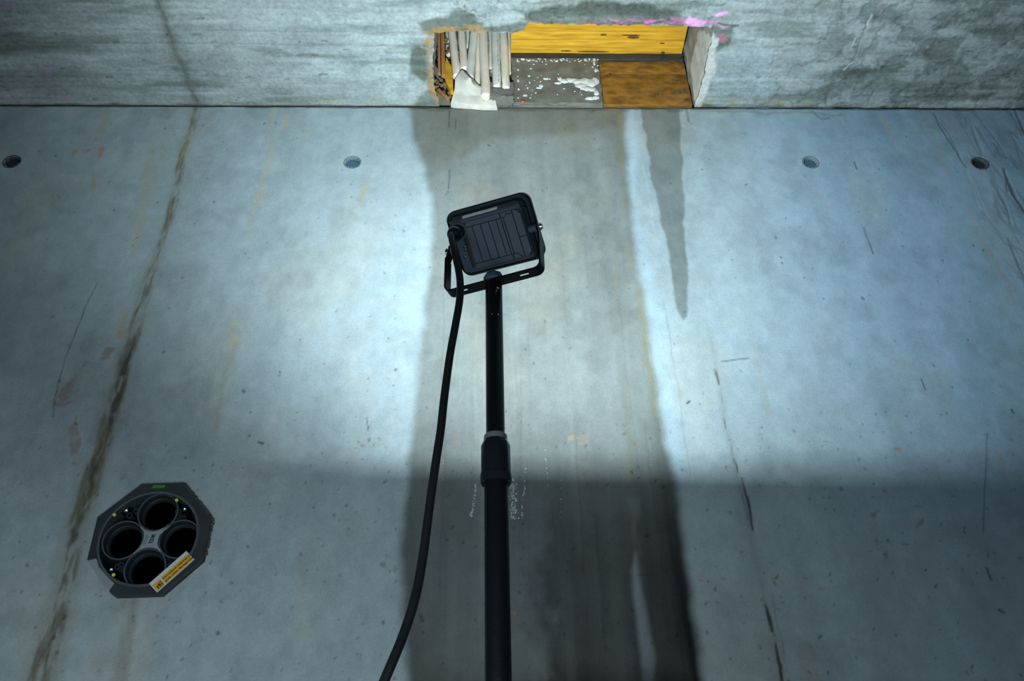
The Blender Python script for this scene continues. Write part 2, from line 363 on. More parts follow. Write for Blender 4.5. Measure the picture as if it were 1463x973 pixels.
Wl.poly(P((811,623),(819,621),(821,629),(813,632)), .003, .02, .45, color=(.44,.36,.22))
for cx, cy in [(655,635),(650,622),(555,541),(497,631),(516,636),(912,633),(1001,829),(1035,827),(1107,827),(1152,825),(1174,841),(1306,724),(734,873),(1281,640),(230,698),(107,660),(113,648),(1088,619),(1179,630),(1262,617)]:
    Wl.line(P((cx-2, cy), (cx+2.5, cy+.8)), rng.uniform(.0015, .0035), .003, .012, rng.uniform(.4, .8), color=(.38, .22, .10))
# right-hand crack / formwork joint
crk = [(1012,470),(1024,530),(1030,565),(1037,610),(1048,655),(1056,690),(1066,735),(1073,770),(1083,812),(1093,855),(1100,880),(1106,915),(1112,940),(1122,990)]
Wl.line(P(*crk), .006, .012, .01, .35, color=(.20, .23, .23))
Wl.line(P(*crk), .0011, .0025, .01, .8, tex=.3, tscale=(30, 20), color=(.045, .05, .05), disp=-.001)
for a_, b_, w_ in [((1021,528),(1027,550),.0022),((1060,682),(1075,757),.0042),((1095,865),(1103,903),.0052),((1107,922),(1119,980),.0050),((1049,655),(1056,675),.002)]:
    m_ = ((a_[0]+b_[0])/2+1, (a_[1]+b_[1])/2); Wl.line(P(a_, m_, b_), [w_*.3, w_*.95, w_*.6], .0028, .010, .9, color=(.035, .04, .04), disp=-.002)
Wl.line(P((1104,850),(1112,900),(1124,960)), .001, .003, .01, .6, color=(.12, .14, .14))
for a_, b_, w_ in [((1220,231),(1224,242),.0018),((1234,325),(1247,363),.0016),((1316,542),(1322,557),.0020),((1409,812),(1416,828),.0025),((1410,620),(1405,760),.001),((982,577),(985,574),.003),((1428,872),(1435,876),.003),
                   ((642,158),(642,182),.0018),((643,242),(641,270),.0016),((652,170),(651,184),.0012),((525,596),(526,614),.001),((601,880),(604,888),.004),((862,840),(864,905),.0010),
                   ((60,940),(80,905),.001),((370,632),(376,634),.003),((1030,517),(1070,512),.0014),((1445,585),(1448,590),.003)]:
    Wl.line(P(a_, b_), w_, .0025, .006, .85, color=(.05, .06, .06))
# torn, wrinkled skin in the upper right corner
cor = P((1330,150),(1380,240),(1420,330),(1450,420),(1500,520),(1560,520),(1560,140))
W = Wl.win(cor, .08); a = sstep(-.06, .08, Wl.poly_d(cor, W, .1)); xx = Wl.X[W]+.12*(Wl.Y[W]-CZ-2)
wr = np.abs(fbm(xx*22, Wl.Y[W]*5, 5, 3)-.5)*2; ww = sstep(.14, .0, wr)
Wl.col[W] *= (1-.16*a*ww-.10*a)[..., None]; Wl.disp[W] += -.001*a*ww+.002*a*(fbm(xx*10, Wl.Y[W]*5, 3, 1)-.5)
for pts, w_ in [(((1334,162),(1342,178),(1350,192),(1364,214),(1380,238)), .003),(((1332,160),(1352,186),(1370,220)), .0015),(((1434,240),(1442,262),(1450,280),(1466,306),(1490,350)), .006),
                (((1436,240),(1440,275)), .004),(((1448,152),(1458,178),(1470,205),(1500,250)), .004),(((1444,160),(1460,192)), .002),(((1388,178),(1395,200),(1404,222)), .002),(((1425,270),(1440,300),(1444,320)), .002),
                (((1420,205),(1428,215)), .003),(((1440,340),(1455,380),(1470,410)), .003)]:
    Wl.line(P(*pts), [w_*.3]+[w_*.8]*(len(pts)-2)+[w_*.5], .0035, .010, .8, color=(.06, .075, .08), disp=-.002)
for pts in [((1387,175),(1396,195),(1405,218)),((1380,240),(1395,275),(1410,310)),((1452,160),(1463,182)),((1440,300),(1446,322)),((1380,245),(1400,300))]:
    Wl.line(P(*[(x+3, y) for x, y in pts]), .0015, .003, .010, .5, color=(.50, .56, .60), disp=.0015)
Wl.line(P((1160,160),(1175,170),(1186,168)), .004, .004, .03, .6, color=(.12, .14, .14))
Wl.line(P((980,155),(985,175)), .003, .004, .02, .6, color=(.08, .09, .08))
# faint pale cast curves, smudges, pits
for k in range(60):
    x0, y0 = rng.uniform(0, 1463), rng.uniform(170, 960); an = rng.uniform(0, 3.14); L = rng.uniform(10, 60)
    Wl.line(P((x0, y0), (x0+L*math.cos(an), y0+L*math.sin(an))), .0008, .002, .02, rng.uniform(.1, .3), mul=(1.25, 1.25, 1.25))
for k in range(30):
    x0, y0 = rng.uniform(0, 1463), rng.uniform(170, 960); r = rng.uniform(4, 16)
    Wl.poly(P(*[(x0+r*rng.uniform(.5,1.2)*math.cos(t), y0+r*rng.uniform(.5,1.2)*math.sin(t)) for t in np.linspace(0, 6.28, 8)[:-1]]), .008, .03, .18, mul=(.70, .72, .72) if rng.rand() < .6 else (1.1, 1.0, .85))
for k in range(900):
    x0, z0 = rng.uniform(-1.5, 1.9), CZ+rng.uniform(.38, 2.25)
    if rng.rand() < .55: z0 = CZ+rng.uniform(.38, 1.1)
    r = rng.choice([.0014, .002, .0028, .004], p=[.58, .28, .11, .03]); L = rng.uniform(0, .006)
    Wl.line([(x0, z0), (x0+L*rng.uniform(-1, 1), z0-L)], r, .002, .008, rng.uniform(.5, .9), mul=(.30, .33, .34), disp=-.0015)
# joint under the ceiling
Wl.line([(x, CEIL-.002) for x in np.linspace(-1.8, 2.0, 90)], [.0035+.0035*rng.rand()**2 for _ in range(90)], .0035, .008, .72, color=(.045, .045, .035), disp=-.005)
Wl.line(P((990,158),(1060,160),(1200,163)), .006, .006, .04, .5, color=(.22, .21, .10))
Wl.line(P((590,155),(760,156),(990,156)), .007, .008, .04, .6, color=(.10, .10, .075))
Wl.col[:, zs < CZ+.345] = np.array((.40, .47, .49))
# openings in the wall: tie holes and duct
HOLES = [(17, 231), (503.5, 232), (1158, 232), (1400, 233.5)]
xc = (XS[:-1]+XS[1:])/2; zc = (zs[:-1]+zs[1:])/2; XC, ZC = np.meshgrid(xc, zc, indexing='ij')
for hx, hy in HOLES:
    px_, pz_ = atw(hx, hy); Wl.skip |= np.hypot(XC-px_, ZC-pz_) < .0245
DUX, DUZ = atw(217, 776); DUX -= .006; DUZ += .009
Wl.skip |= np.hypot(XC-DUX, ZC-DUZ) < .127
wall_back = Wl.build('wall_back', lambda a, b, d: np.stack([a, D-d, b], -1), M['concrete'])

# ================================================================== CEILING
ys = np.concatenate([np.linspace(-3.5, 1.45, 12)[:-1], np.arange(1.45, 1.985, .004), np.linspace(1.987, 2.0, 5)])
Cg = Grid(XS, ys, (.315, .375, .385)); X, Y = Cg.X, Cg.Y
PC = lambda *pts: [atc(x, y) for x, y in pts]
stk = fbm(X*2.2, Y*38, 6, 1, .6)-.5; stk2 = fbm(X*7+5, Y*90, 4, 3)-.5; cl = fbm(X*4, Y*6, 5, 2)-.5; mott = fbm(X*24, Y*24, 6, 0, .65)-.5
Cg.col *= (1+.55*stk+.35*stk2+.55*cl+.22*mott)[..., None]
Cg.disp += .004*stk+.002*stk2
dk = sstep(.55, .70, fbm(X*3+3, Y*22+4, 6, 4, .6)); Cg.col *= 1+(np.array([.60, .62, .58])-1)*(.8*dk)[..., None]
rt = sstep(.95, 1.25, X)*sstep(.44, .60, fbm(X*13, Y*16, 6, 2, .65)); Cg.col *= 1+(np.array([.58, .60, .58])-1)*(.85*rt)[..., None]; Cg.disp += .002*rt
rt2 = sstep(.75, 1.05, X); vein = sstep(.05, 0, np.abs(fbm(X*13+9, Y*13, 5, 5)-.5)); Cg.col *= 1+(np.array([.66, .68, .66])-1)*(rt2*vein)[..., None]
lft = 1-sstep(-1.3, -.6, X); Cg.col *= (1-.15*lft*sstep(.46, .56, fbm(X*1.2, Y*24, 5, 0, .6)))[..., None]
for yy, al in ((62, .5), (43, .35), (118, .25)):          # board joints
    Cg.line(PC((-60, yy-2), (300, yy), (600, yy+4)), .0016, .002, .01, al, color=(.13, .15, .14), disp=.002)
Cg.poly(PC((-80,48),(60,50),(130,62),(100,74),(-80,76)), .02, .05, .75, mul=(.40, .42, .36))
Cg.poly(PC((-80,0),(60,0),(90,14),(30,22),(-80,20)), .02, .05, .6, mul=(.5, .53, .5))
Cg.poly(PC((-60,95),(100,98),(150,120),(260,135),(-60,142)), .03, .06, .4, mul=(.6, .62, .58))
Cg.poly(PC((210,30),(300,40),(330,90),(260,120),(240,80)), .04, .06, .45, mul=(.68, .68, .64))
s_ = [(286,156),(272,120),(262,95),(248,62),(238,32),(222,-8)]
Cg.line(PC(*s_), .022, .024, .06, .5, mul=(.60, .62, .58)); Cg.line(PC(*s_), .009, .012, .02, .65, color=(.12, .14, .135), disp=-.002)  # seam line over a wide soft shadow band painted into the colour
Cg.line(PC(*s_), .0014, .003, .015, .6, tex=.5, color=(.05, .06, .06), disp=.002)
Cg.poly(PC((350,0),(560,0),(590,60),(585,140),(420,120)), .06, .1, .45, mul=(1.18, 1.22, 1.22))  # lamp-lit whiteness brightened into the ceiling colour
Cg.poly(PC((1000,60),(1090,70),(1110,140),(1010,148)), .05, .08, .5, mul=(1.12, 1.20, 1.25))
for k in range(5):
    q = [(1330-30*k+rng.uniform(-8, 8)*j/2, 145-38*j) for j in range(5)]
for pts in [((1245,20),(1235,50),(1222,75),(1210,95)),((1250,130),(1240,145)),((1215,150),(1185,150),(1180,142))]:
    Cg.line(PC(*pts), .002, .003, .05, .7, color=(.10, .12, .115), disp=.003)
for pts in [((1246,20),(1240,35)),((1218,88),(1205,100)),((1222,55),(1216,70))]:
    Cg.line(PC(*pts), .0025, .003, .02, .8, color=(.60, .68, .68))
# soaked, crumbled concrete around the opening
WETC = (.40, .41, .35)
for pts, al in [(((598,36),(610,28),(640,18),(660,14),(672,22),(690,34),(730,34),(748,26),(760,12),(800,6),(860,2),(930,4),(975,18),(985,36),(760,40),(735,48),(625,48),(605,48)), .95),
                (((588,70),(600,66),(610,74),(612,110),(585,116),(584,90)), .95), (((596,148),(606,136),(618,126),(640,130),(646,156),(590,156)), .85),
                (((1012,38),(1052,34),(1046,52),(1040,66),(1020,78),(1012,60)), .9), (((1056,150),(985,152),(990,144),(1020,148)), .6), (((730,4),(900,-14),(1000,0),(960,22),(760,26)), .45)]:
    Cg.poly(PC(*pts), .008, .05, al, mul=WETC, rough=.5)
W = Cg.win(PC((590,0),(990,0),(990,40),(590,40)), .05); vn = sstep(.05, 0, np.abs(fbm(Cg.X[W]*30, Cg.Y[W]*30, 5, 5)-.5)); Cg.col[W] *= (1-.35*vn*sstep(-.2,-.1,Cg.X[W]))[..., None]
OR = (.34, .215, .075)
Cg.poly(PC((606,46),(618,38),(640,36),(690,36),(700,46),(740,50),(740,56),(620,56)), .005, .03, .85, tex=.6, tscale=35, color=OR, rough=.7)
Cg.poly(PC((606,46),(622,46),(628,150),(612,130),(608,90)), .005, .03, .8, tex=.7, tscale=30, color=OR, rough=.7)
Cg.line(PC((612,124),(630,135),(642,146)), .006, .004, .01, .6, color=(.42, .27, .14))
Cg.poly(PC((585,100),(608,118),(612,136),(598,140),(585,130)), .01, .03, .6, color=(.42, .50, .50))
Cg.line(PC((744,52),(751,46),(755,40)), .004, .003, .02, .8, color=(.60, .68, .68))
PK = (.72, .18, .50)
Cg.line(PC((757,30),(800,31),(870,33),(900,34)), .0035, .005, .03, .8, tex=.7, tscale=(20, 60), color=(.55, .13, .25))
Cg.line(PC((868,31),(905,30),(960,31),(985,33),(1040,35)), .0060, .008, .03, .9, tex=.6, tscale=(34, 90), color=PK)
Cg.line(PC((985,30),(995,32),(1000,33)), .012, .006, .03, .9, color=(.85, .42, .78))
Cg.line(PC((1022,22),(1030,20),(1040,18)), .0060, .004, .02, .95, color=(.85, .38, .72))
Cg.line(PC((960,26),(985,27)), .004, .005, .03, .5, color=PK)
Cg.poly(PC((1022,50),(1032,46),(1038,54),(1034,62),(1024,60)), .005, .03, .6, color=(.45, .15, .24))
for (x, y) in ((6,5),(12,142),(72,100),(98,140),(10,138),(1262,5)): Cg.line(PC((x-6, y), (x+8, y+1)), .006, .012, .04, .45, color=(.48, .24, .48))
Cg.line(PC((1012,40),(1018,52),(1022,66),(1024,56)), .0050, .003, .02, .85, color=(.52, .60, .60))
Cg.line(PC((1026,33),(1055,37)), .0035, .004, .01, .9, color=(.06, .065, .055))
# yellowish line and dark joint where ceiling meets wall
Cg.line([(x, 1.999) for x in np.linspace(-1.8, 2, 60)], [.001+.006*rng.rand()**2 for _ in range(60)], .004, .012, .7, color=(.08, .08, .06))
Cg.line([(x, 1.980) for x in np.linspace(-.95, -.2, 30)], .0024, .003, .01, .7, tex=.5, tscale=(25, 60), color=(.45, .44, .10))
Cg.line([(x, 1.975) for x in np.linspace(.75, 1.15, 30)], .0055, .005, .02, .7, tex=.4, color=(.36, .36, .13))
for k in range(160):
    x0, y0 = rng.uniform(-1.7, 1.9), rng.uniform(1.5, 1.98); r = rng.uniform(.0015, .004)
    Cg.line([(x0, y0), (x0+rng.uniform(-.02, .02), y0)], r, .002, .02, rng.uniform(.4, .8), mul=(.35, .37, .36), disp=.0015)
Cg.poly([(.735,1.70),(.756,1.72),(.775,1.80),(.78,1.90),(.765,2.0),(.735,2.0)], .008, .03, .8, color=(.60, .60, .57))
# the opening itself, an irregular outline in the slab
hole = [atc(*p) for p in [(620,120),(618,90),(622,47),(650,44),(690,46),(731,47.5),(740,46),(748,42),(757,33),(800,35),(860,35.5),(930,36),(985,37),(1010,38),(1019,39)]]+[(.742, 1.75), (.746, 1.86), (.742, 2.0), (-.160, 2.0)]
hp = []
for i in range(len(hole)):
    a_, b_ = np.array(hole[i]), np.array(hole[(i+1) % len(hole)]); n_ = max(2, int(np.hypot(*(b_-a_))/.012))
    for k in range(n_):
        q = a_+(b_-a_)*k/n_; j = .0035 if q[1] < 1.98 else 0; hp.append((q[0]+rng.uniform(-j, j), q[1]+rng.uniform(-j, j)))
yc = (ys[:-1]+ys[1:])/2; XC, YC = np.meshgrid(xc, yc, indexing='ij')
Hp = np.array(hp)
class _T: pass
t_ = _T(); t_.X, t_.Y, t_.wx, t_.wy = XC, YC, XC*0, XC*0
dh = Grid.poly_d(t_, hp, (slice(None), slice(None)), 0)
Cg.skip |= dh > 0
kept = ~Cg.skip; vk = np.zeros(X.shape, int); vd = np.zeros(X.shape, int)
for di in (0, 1):
    for dj in (0, 1):
        vk[di:di+kept.shape[0], dj:dj+kept.shape[1]] += kept; vd[di:di+kept.shape[0], dj:dj+kept.shape[1]] += ~kept
bi, bj = np.where((vk > 0) & (vd > 0))
A_, B_ = Hp, np.roll(Hp, -1, 0)
for i, j in zip(bi, bj):
    p = np.array([Cg.X[i, j], Cg.Y[i, j]]); dv = B_-A_; t = np.clip(((p-A_)*dv).sum(1)/((dv**2).sum(1)+1e-12), 0, 1); q = A_+dv*t[:, None]
    k = np.argmin(((q-p)**2).sum(1)); Cg.X[i, j], Cg.Y[i, j] = q[k]; Cg.disp[i, j] = 0
ceiling = Cg.build('ceiling', lambda a, b, d: np.stack([a, b, CEIL+d], -1), M['ceiling'], flip=True)

# sides of the opening through the slab
def side_strip(pts, h, m, name, layers=9, amp=.004):
    bm = bmesh.new(); rows = []
    for l in range(layers):
        z = CEIL+h*l/(layers-1); rows.append([bm.verts.new((x+(rng.uniform(-amp, amp) if l else 0), y+(rng.uniform(-amp, amp) if l else 0), z)) for x, y in pts])
    for a, b in zip(rows, rows[1:]):
        for k in range(len(pts)-1): bm.faces.new((a[k], a[k+1], b[k+1], b[k]))
    o = obj(name, bm, m); o.parent = ceiling; return o
loop = hp+[hp[0]]
ir = next(i for i, p in enumerate(hp) if p[0] > .735); ib = next(i for i, p in enumerate(hp) if p[1] >= 1.999)
side_strip(loop[:ir+1], .60, M['recess_side'], 'recess_side')
side_strip(loop[ir:ib+1], .60, M['recess_side'], 'recess_side', 14, .003)
# pale broken flank on the right side wall of the opening
fl = loop[ir:ib+1]; bm = bmesh.new(); rows = []
def fl_at(y):
    k = min(range(len(fl)-1), key=lambda q: abs((fl[q][1]+fl[q+1][1])/2-y)); (x0, y0), (x1, y1) = fl[k], fl[k+1]
    return x0+(x1-x0)*(0 if abs(y1-y0) < 1e-6 else min(1, max(0, (y-y0)/(y1-y0))))
for l in range(12):
    t = l/11; y0, y1 = 1.715+.10*t**1.5, 1.990-.03*t; n_ = 16
    rows.append([bm.verts.new((fl_at(y0+(y1-y0)*k/n_)-.0035-(0 if 0 < k < n_ and l < 11 else -.006)+(rng.uniform(-.0012, .0012) if l else .001), y0+(y1-y0)*k/n_+(rng.uniform(-.005, .005) if l else 0), CEIL-.0008+.19*t)) for k in range(n_+1)])
for a, b in zip(rows, rows[1:]):
    for k in range(16): bm.faces.new((a[k], b[k], b[k+1], a[k+1]))
o = obj('mortar_flank', bm, M['pale_mortar']); o.parent = ceiling; o['label'] = 'pale smoothed mortar on the right side of the opening'
# the wall goes on upwards behind the opening; the slab cavity is closed above
bm = bmesh.new(); box(bm, (.29, 2.09, CEIL+.35), (1.2, .10, .72)); o = obj('cavity_back', bm, M['recess_side']); o.parent = ceiling
bm = bmesh.new(); box(bm, (.29, 1.78, CEIL+.66), (1.2, .60, .08)); o = obj('cavity_top', bm, M['recess_side']); o.parent = ceiling

# ================================================================== REST OF THE ROOM
def slab(name, c, s):
    bm = bmesh.new(); box(bm, c, s); o = obj(name, bm, M['plain_concrete'], smooth=False); o['kind'] = 'structure'; return o
slab('floor', (0, -.75, -.06), (7.3, 5.7, .12))
slab('wall_left', (-3.56, -.75, CEIL/2), (.12, 5.7, CEIL))
slab('wall_right', (3.56, -.75, CEIL/2), (.12, 5.7, CEIL))
slab('wall_front', (0, -3.56, CEIL/2), (7.3, .12, CEIL))

# ================================================================== TIMBER, BLOCK, TUBES IN THE OPENING
def rough_box(bm, x0, x1, y0, y1, z0, z1, n=(12, 2, 6), amp=.003):
    r = bmesh.ops.create_cube(bm, size=1.0); vs = r['verts']
    bmesh.ops.subdivide_edges(bm, edges=list({e for v in vs for e in v.link_edges if v.is_valid}), cuts=n[2], use_grid_fill=True)
    for v in bm.verts:
        v.co = Vector((x0+(v.co.x+.5)*(x1-x0), y0+(v.co.y+.5)*(y1-y0), z0+(v.co.z+.5)*(z1-z0)))+Vector((rng.uniform(-amp, amp) for _ in range(3)))
zsf = CEIL+.278
panel = empty('shuttering_panel', (.40, 1.85, zsf), 'yellow timber shuttering panel closing the top of the ceiling opening', 'board')
ya = [1.58, 1.925, 1.955, 1.9945]; ya = [1.60, 1.893, 1.928, 1.994]
for k in range(3):
    bm = bmesh.new(); box(bm, (.413, (ya[k]+ya[k+1])/2, zsf+.010), (.636, ya[k+1]-ya[k]-.0012, .022+.002*k), bev=.0012)
    o = sub(obj('plank', bm, M['yellow_wood']), panel)
    o.scale = (1, 1, 1)
for (x, y, rx, ry) in [(.43, 1.905, .012, .0035), (.54, 1.915, .022, .006), (.53,1.906,.035,.0025), (.66, 1.98, .008, .005), (.30, 1.975, .02, .003), (.40,1.978,.06,.003),(.65,1.94,.01,.003)]:
    bm = bmesh.new(); lathe(bm, [(0, 0), (1, 0), (1, 1), (0, 1)], 12, Matrix.Translation((x, y, zsf-.0042)) @ Matrix.Diagonal((rx, ry, .002, 1)))
    sub(obj('knot', bm, M['knot']), panel)
bm = bmesh.new(); rough_box(bm, .095, .733, 1.985, 2.0, CEIL+.245, zsf+.004, amp=.0015); o = sub(obj('gap_strip', bm, M['shadow_gap']), panel); o['label'] = 'dark strip standing in for the shadow gap along the rear edge of the panel'  # solid dark strip takes the place of shade behind the panel

bb = empty('wooden_board', (.575, 2.0, CEIL), 'soaked dark brown wooden board standing in the right half of the opening', 'board')
zb = [CEIL+.006, CEIL+.172, CEIL+.246]
for k in range(2):
    bm = bmesh.new(); box(bm, (.577, 2.010, (zb[k]+zb[k+1])/2), (.318, .030, zb[k+1]-zb[k]-.003), bev=.002); sub(obj('plank', bm, M['brown_wood']), bb)
for (x, z, rx, rz, an) in [(.43,.235,.035,.004,.5),(.43,.15,.04,.004,.6),(.71,.235,.03,.006,-.5),(.70,.13,.025,.004,-.4),(.72,.03,.014,.008,.2),(.6,.205,.02,.004,0)]:
    bm = bmesh.new(); lathe(bm, [(0, 0), (1, 0), (1, 1), (0, 1)], 10, Matrix.Translation((x, 1.9945, CEIL+z)) @ Matrix.Rotation(-an, 4, 'Y') @ Matrix.Rotation(math.pi/2, 4, 'X') @ Matrix.Diagonal((rx, rz, .003, 1)))
    sub(obj('knot', bm, M['knot']), bb)
bm = bmesh.new()
for k in range(38):
    x = rng.uniform(.43, .72); z0 = rng.uniform(.01, .06); z1 = z0+rng.uniform(.03, .10); r = rng.uniform(.0006, .0014)
    tube(bm, [(x, 1.9955, CEIL+z0), (x+rng.uniform(-.004, .004), 1.9955, CEIL+(z0+z1)/2), (x+rng.uniform(-.004, .004), 1.9955, CEIL+z1)], [r*.3, r, r*.3], 6)
o = sub(obj('lime_run', bm, mat('grey_lime', (.22, .17, .09), .8, noise=.3, nscale=60)), bb); o['kind'] = 'stuff'

blk = empty('concrete_block', (.26, 2.0, CEIL), 'grey concrete block spattered with white lime beside the brown board', 'block')
bm = bmesh.new(); rough_box(bm, .098, .416, 1.985, 2.03, CEIL+.003, CEIL+.246, n=(0, 0, 14), amp=.0022); sub(obj('body', bm, M['block']), blk)
def blob(bm, x, y, z, rx, ry, rz, sub_=2, amp=.2):
    r = bmesh.ops.create_icosphere(bm, subdivisions=sub_, radius=1.0)
    for v in r['verts']:
        v.co = Vector((v.co.x*rx, v.co.y*ry, v.co.z*rz))*(1+rng.uniform(-amp, amp))+Vector((x, y, z))
def pz(x, y): q = at(x, y, 1.985); return q.x, q.z
bm = bmesh.new()
for x, y, rx, rz in [(800,114,3,2),(806,116,5,4),(815,115,6,4),(825,117,6,5),(835,117,7,6),(845,119,6,7),(851,116,4,6),(838,127,7,4),(830,123,8,4),(845,128,5,4),(852,133,3,5),(851,140,4,3),(797,119,4,2),(845,141,7,2.5)]:
    a_, b_ = pz(x, y); blob(bm, a_, 1.984, b_, rx*.0033, .0045, rz*.0030, 2, .22)
o = sub(obj('lime_patch', bm, M['lime']), blk); o['kind'] = 'stuff'; o['label'] = 'white lime patch'
bm = bmesh.new()
for x, y, rx, rz in [(780,113,4,2.5),(770,126,4,2),(773,123,3,3),(756,109,2,2),(740,116,1.5,3),(741,128,1.5,2),(750,137,4,2),(740,100,1.5,1.5),(849,91,1.5,4),(851,101,2,4),(795,88,2,1),(747,85,3,1.5),(756,87,3,1.5)]:
    a_, b_ = pz(x, y); blob(bm, a_, 1.984, b_, rx*.0025, .003, rz*.0025, 2, .25)
for k in range(110):
    x = rng.uniform(736, 855); y = rng.choice([rng.uniform(84, 89), rng.uniform(90, 146)]); a_, b_ = pz(x, y); r = rng.uniform(.0008, .0032); blob(bm, a_, 1.984, b_, r*1.4, .002, r, 1, .3)
o = sub(obj('lime_spatter', bm, M['lime']), blk); o['kind'] = 'stuff'
bm = bmesh.new(); a_, b_ = pz(747, 146.5); blob(bm, a_, 1.980, b_, .010, .004, .004, 2, .2)
tag(obj('plastic_scrap', bm, mat('red_plastic', (.55, .035, .02), .4)), 'tiny red plastic scrap at the lower left corner of the grey block', 'scrap')

# white tubes
mz = lambda x, y: (590+x/6.947, 20+y/6.95)
tubes = [((345,150),(350,410),22,1.992,'tube_cool','thin broken white tube furthest left, partly behind its neighbour'),
 ((383,150),(432,590),37,1.962,'tube_white','leftmost wide white tube, slanting towards the pale stone'),
 ((478,150),(508,520),35,1.962,'tube_white','second wide white tube from the left, ending at the stone tip'),
 ((545,150),(545,330),18,1.995,'tube_cool','short thin white tube squeezed behind the second and third wide tubes'),
 ((610,150),(566,605),38,1.960,'tube_cool','third wide white tube from the left, leaning left over the stone'),
 ((655,150),(642,680),26,1.980,'tube_white','slim white tube tucked between the third and fourth wide tubes'),
 ((697,150),(722,790),42,1.958,'tube_white','fourth wide white tube, running down behind the stone flank'),
 ((765,150),(772,540),18,1.995,'tube_cool','thin bluish white tube behind the fourth and fifth wide tubes'),
 ((818,150),(832,745),38,1.962,'tube_cool','fifth wide white tube with a blue stripe down its side'),
 ((895,150),(924,755),37,1.962,'tube_white','rightmost wide white tube, yellowed, ending above the mortar'),
 ((948,150),(955,590),20,1.992,'tube_white','thin ragged white tube furthest right beside the grey block')]
for i, (t0, t1, hw, dy, mt, lab) in enumerate(tubes):
    b3 = at(*mz(*t1), dy); a3 = at(*mz(*t0), dy); dr = (a3-b3).normalized(); b3 = b3-dr*(.022 if i in (1, 2, 4, 5, 6) else 0); L = (CEIL+.55-b3.z)/dr.z
    r = hw/6.95/FPX*(b3-Vector((0, 0, CZ))).dot(Vector(F_))
    n_ = 14; pts = [b3+dr*L*k/n_+Vector((rng.uniform(-1, 1), rng.uniform(-1, 1), 0))*.0012 for k in range(n_+1)]
    r *= 1.12
    bm = bmesh.new(); ro = tube(bm, pts, [r*(1+rng.uniform(-.05, .05)) for _ in pts], 20, cap=False)
    bm.faces.new(ro[0][::-1])
    for v in ro[0]: v.co = b3+(v.co-b3)*.72
    for v in ro[1]: v.co -= dr*L/n_*.86
    for v in ro[0]: v.co += dr*rng.uniform(-.0015, .0015)
    t = tag(obj('conduit_tube', bm, M[mt]), lab, 'tube', 'white conduit tubes hanging in the opening')
    if 'blue stripe' in lab:
        bm = bmesh.new()
        for k in range(9):
            q = b3+dr*(.03+k*.027)+Vector((r*.45, -r*.90, 0)); box(bm, q, (.0035, .0015, .018))
        obj('stripe', bm, mat('blue_print', (.16, .36, .52), .6), t)
# loose crumbs packed between the tubes
bm = bmesh.new()
for k in range(90):
    x, y = rng.uniform(640, 737), rng.uniform(44, 130); q = at(x, y, rng.uniform(2.018, 2.032)); r = rng.uniform(.002, .006); blob(bm, q.x, q.y, q.z, r, r, r*1.3, 1, .3)
o = tag(obj('mortar_crumbs', bm, M['lime']), 'white mortar crumbs packed behind the white tubes', 'mortar'); o['kind'] = 'stuff'
# stone wedge
st_p = [at(*mz(*p), 1.928+.050*(p[1]-530)/375) for p in [(485,532),(435,585),(408,640),(402,720),(378,850),(430,872),(500,884),(600,895),(690,903),(835,905),(832,830),(800,800),(745,755),(690,715),(640,680),(590,625),(545,575)]]
bm = bmesh.new(); cc = sum(st_p, Vector())/len(st_p)
layers_ = [(1.0, .050), (1.0, .014), (.95, .004), (.62, -.004), (.28, -.007)]
loops_ = [[Vector((cc.x+(p.x-cc.x)*s2+rng.uniform(-.002, .002), p.y+dy2+rng.uniform(-.002, .002), cc.z+(p.z-cc.z)*s2+rng.uniform(-.002, .002))) for p in st_p] for s2, dy2 in layers_]
loft(bm, loops_, (True, True)); bmesh.ops.recalc_face_normals(bm, faces=bm.faces)
tag(obj('stone_wedge', bm, M['stone']), 'pale triangular broken stone wedged under the white tubes', 'stone')
# mortar bed under the right tubes
bm = bmesh.new(); a3 = at(*mz(700, 870), 1.99); b3 = at(*mz(990, 760), 1.99)
rough_box(bm, a3.x, .100, 1.955, 2.02, CEIL+.001, CEIL+.075, n=(0, 0, 8), amp=.003)
tag(obj('mortar_bed', bm, M['block']), 'grey mortar bed below the tube ends, left of the block', 'mortar')
# timber slats at the left edge
for (t0, t1, hw, dy, lab) in [((258,150),(262,600),11,1.90,'thin orange brown slat at the far left edge of the opening'),
                              ((292,150),(304,620),17,1.92,'wider orange brown slat just left of the white tubes'),
                              ((250,755),(352,850),13,1.955,'short orange splinter lying diagonally at the lower left corner of the opening')]:
    a3, b3 = at(*mz(*t0), dy), at(*mz(*t1), dy)
    if t0[1] < 400:
        dr = (a3-b3).normalized(); a3 = b3+dr*.45
    mid = (a3+b3)/2; dr = a3-b3; ang = math.atan2(dr.x, dr.z)
    bm = bmesh.new(); box(bm, mid, (hw*.0007*1.1, .014, dr.length), Matrix.Rotation(ang, 3, 'Y') @ Matrix.Rotation(-math.atan2(dr.y, abs(dr.z)), 3, 'X') if abs(dr.z) > 1e-6 else None, bev=.0015)
    tag(obj('wood_strip', bm, M['slat_wood']), lab, 'slat')
pp = [at(*mz(*p), 1.945) for p in [(330,430),(352,470),(385,530),(396,700),(400,760),(372,752),(340,700),(315,640),(312,560),(322,480)]]
bm = bmesh.new(); loft(bm, [[p+Vector((0, .02, 0)) for p in pp], pp]); bmesh.ops.recalc_face_normals(bm, faces=bm.faces)
tag(obj('timber_offcut', bm, M['yellow_wood']), 'yellow timber offcut jammed left of the white tubes', 'board')
bm = bmesh.new()
for k in range(60):
    q = at(rng.uniform(622, 646), rng.uniform(46, 140), rng.uniform(1.97, 1.99)); r = rng.uniform(.004, .010); blob(bm, q.x, q.y, q.z, r, r, r, 1, .3)
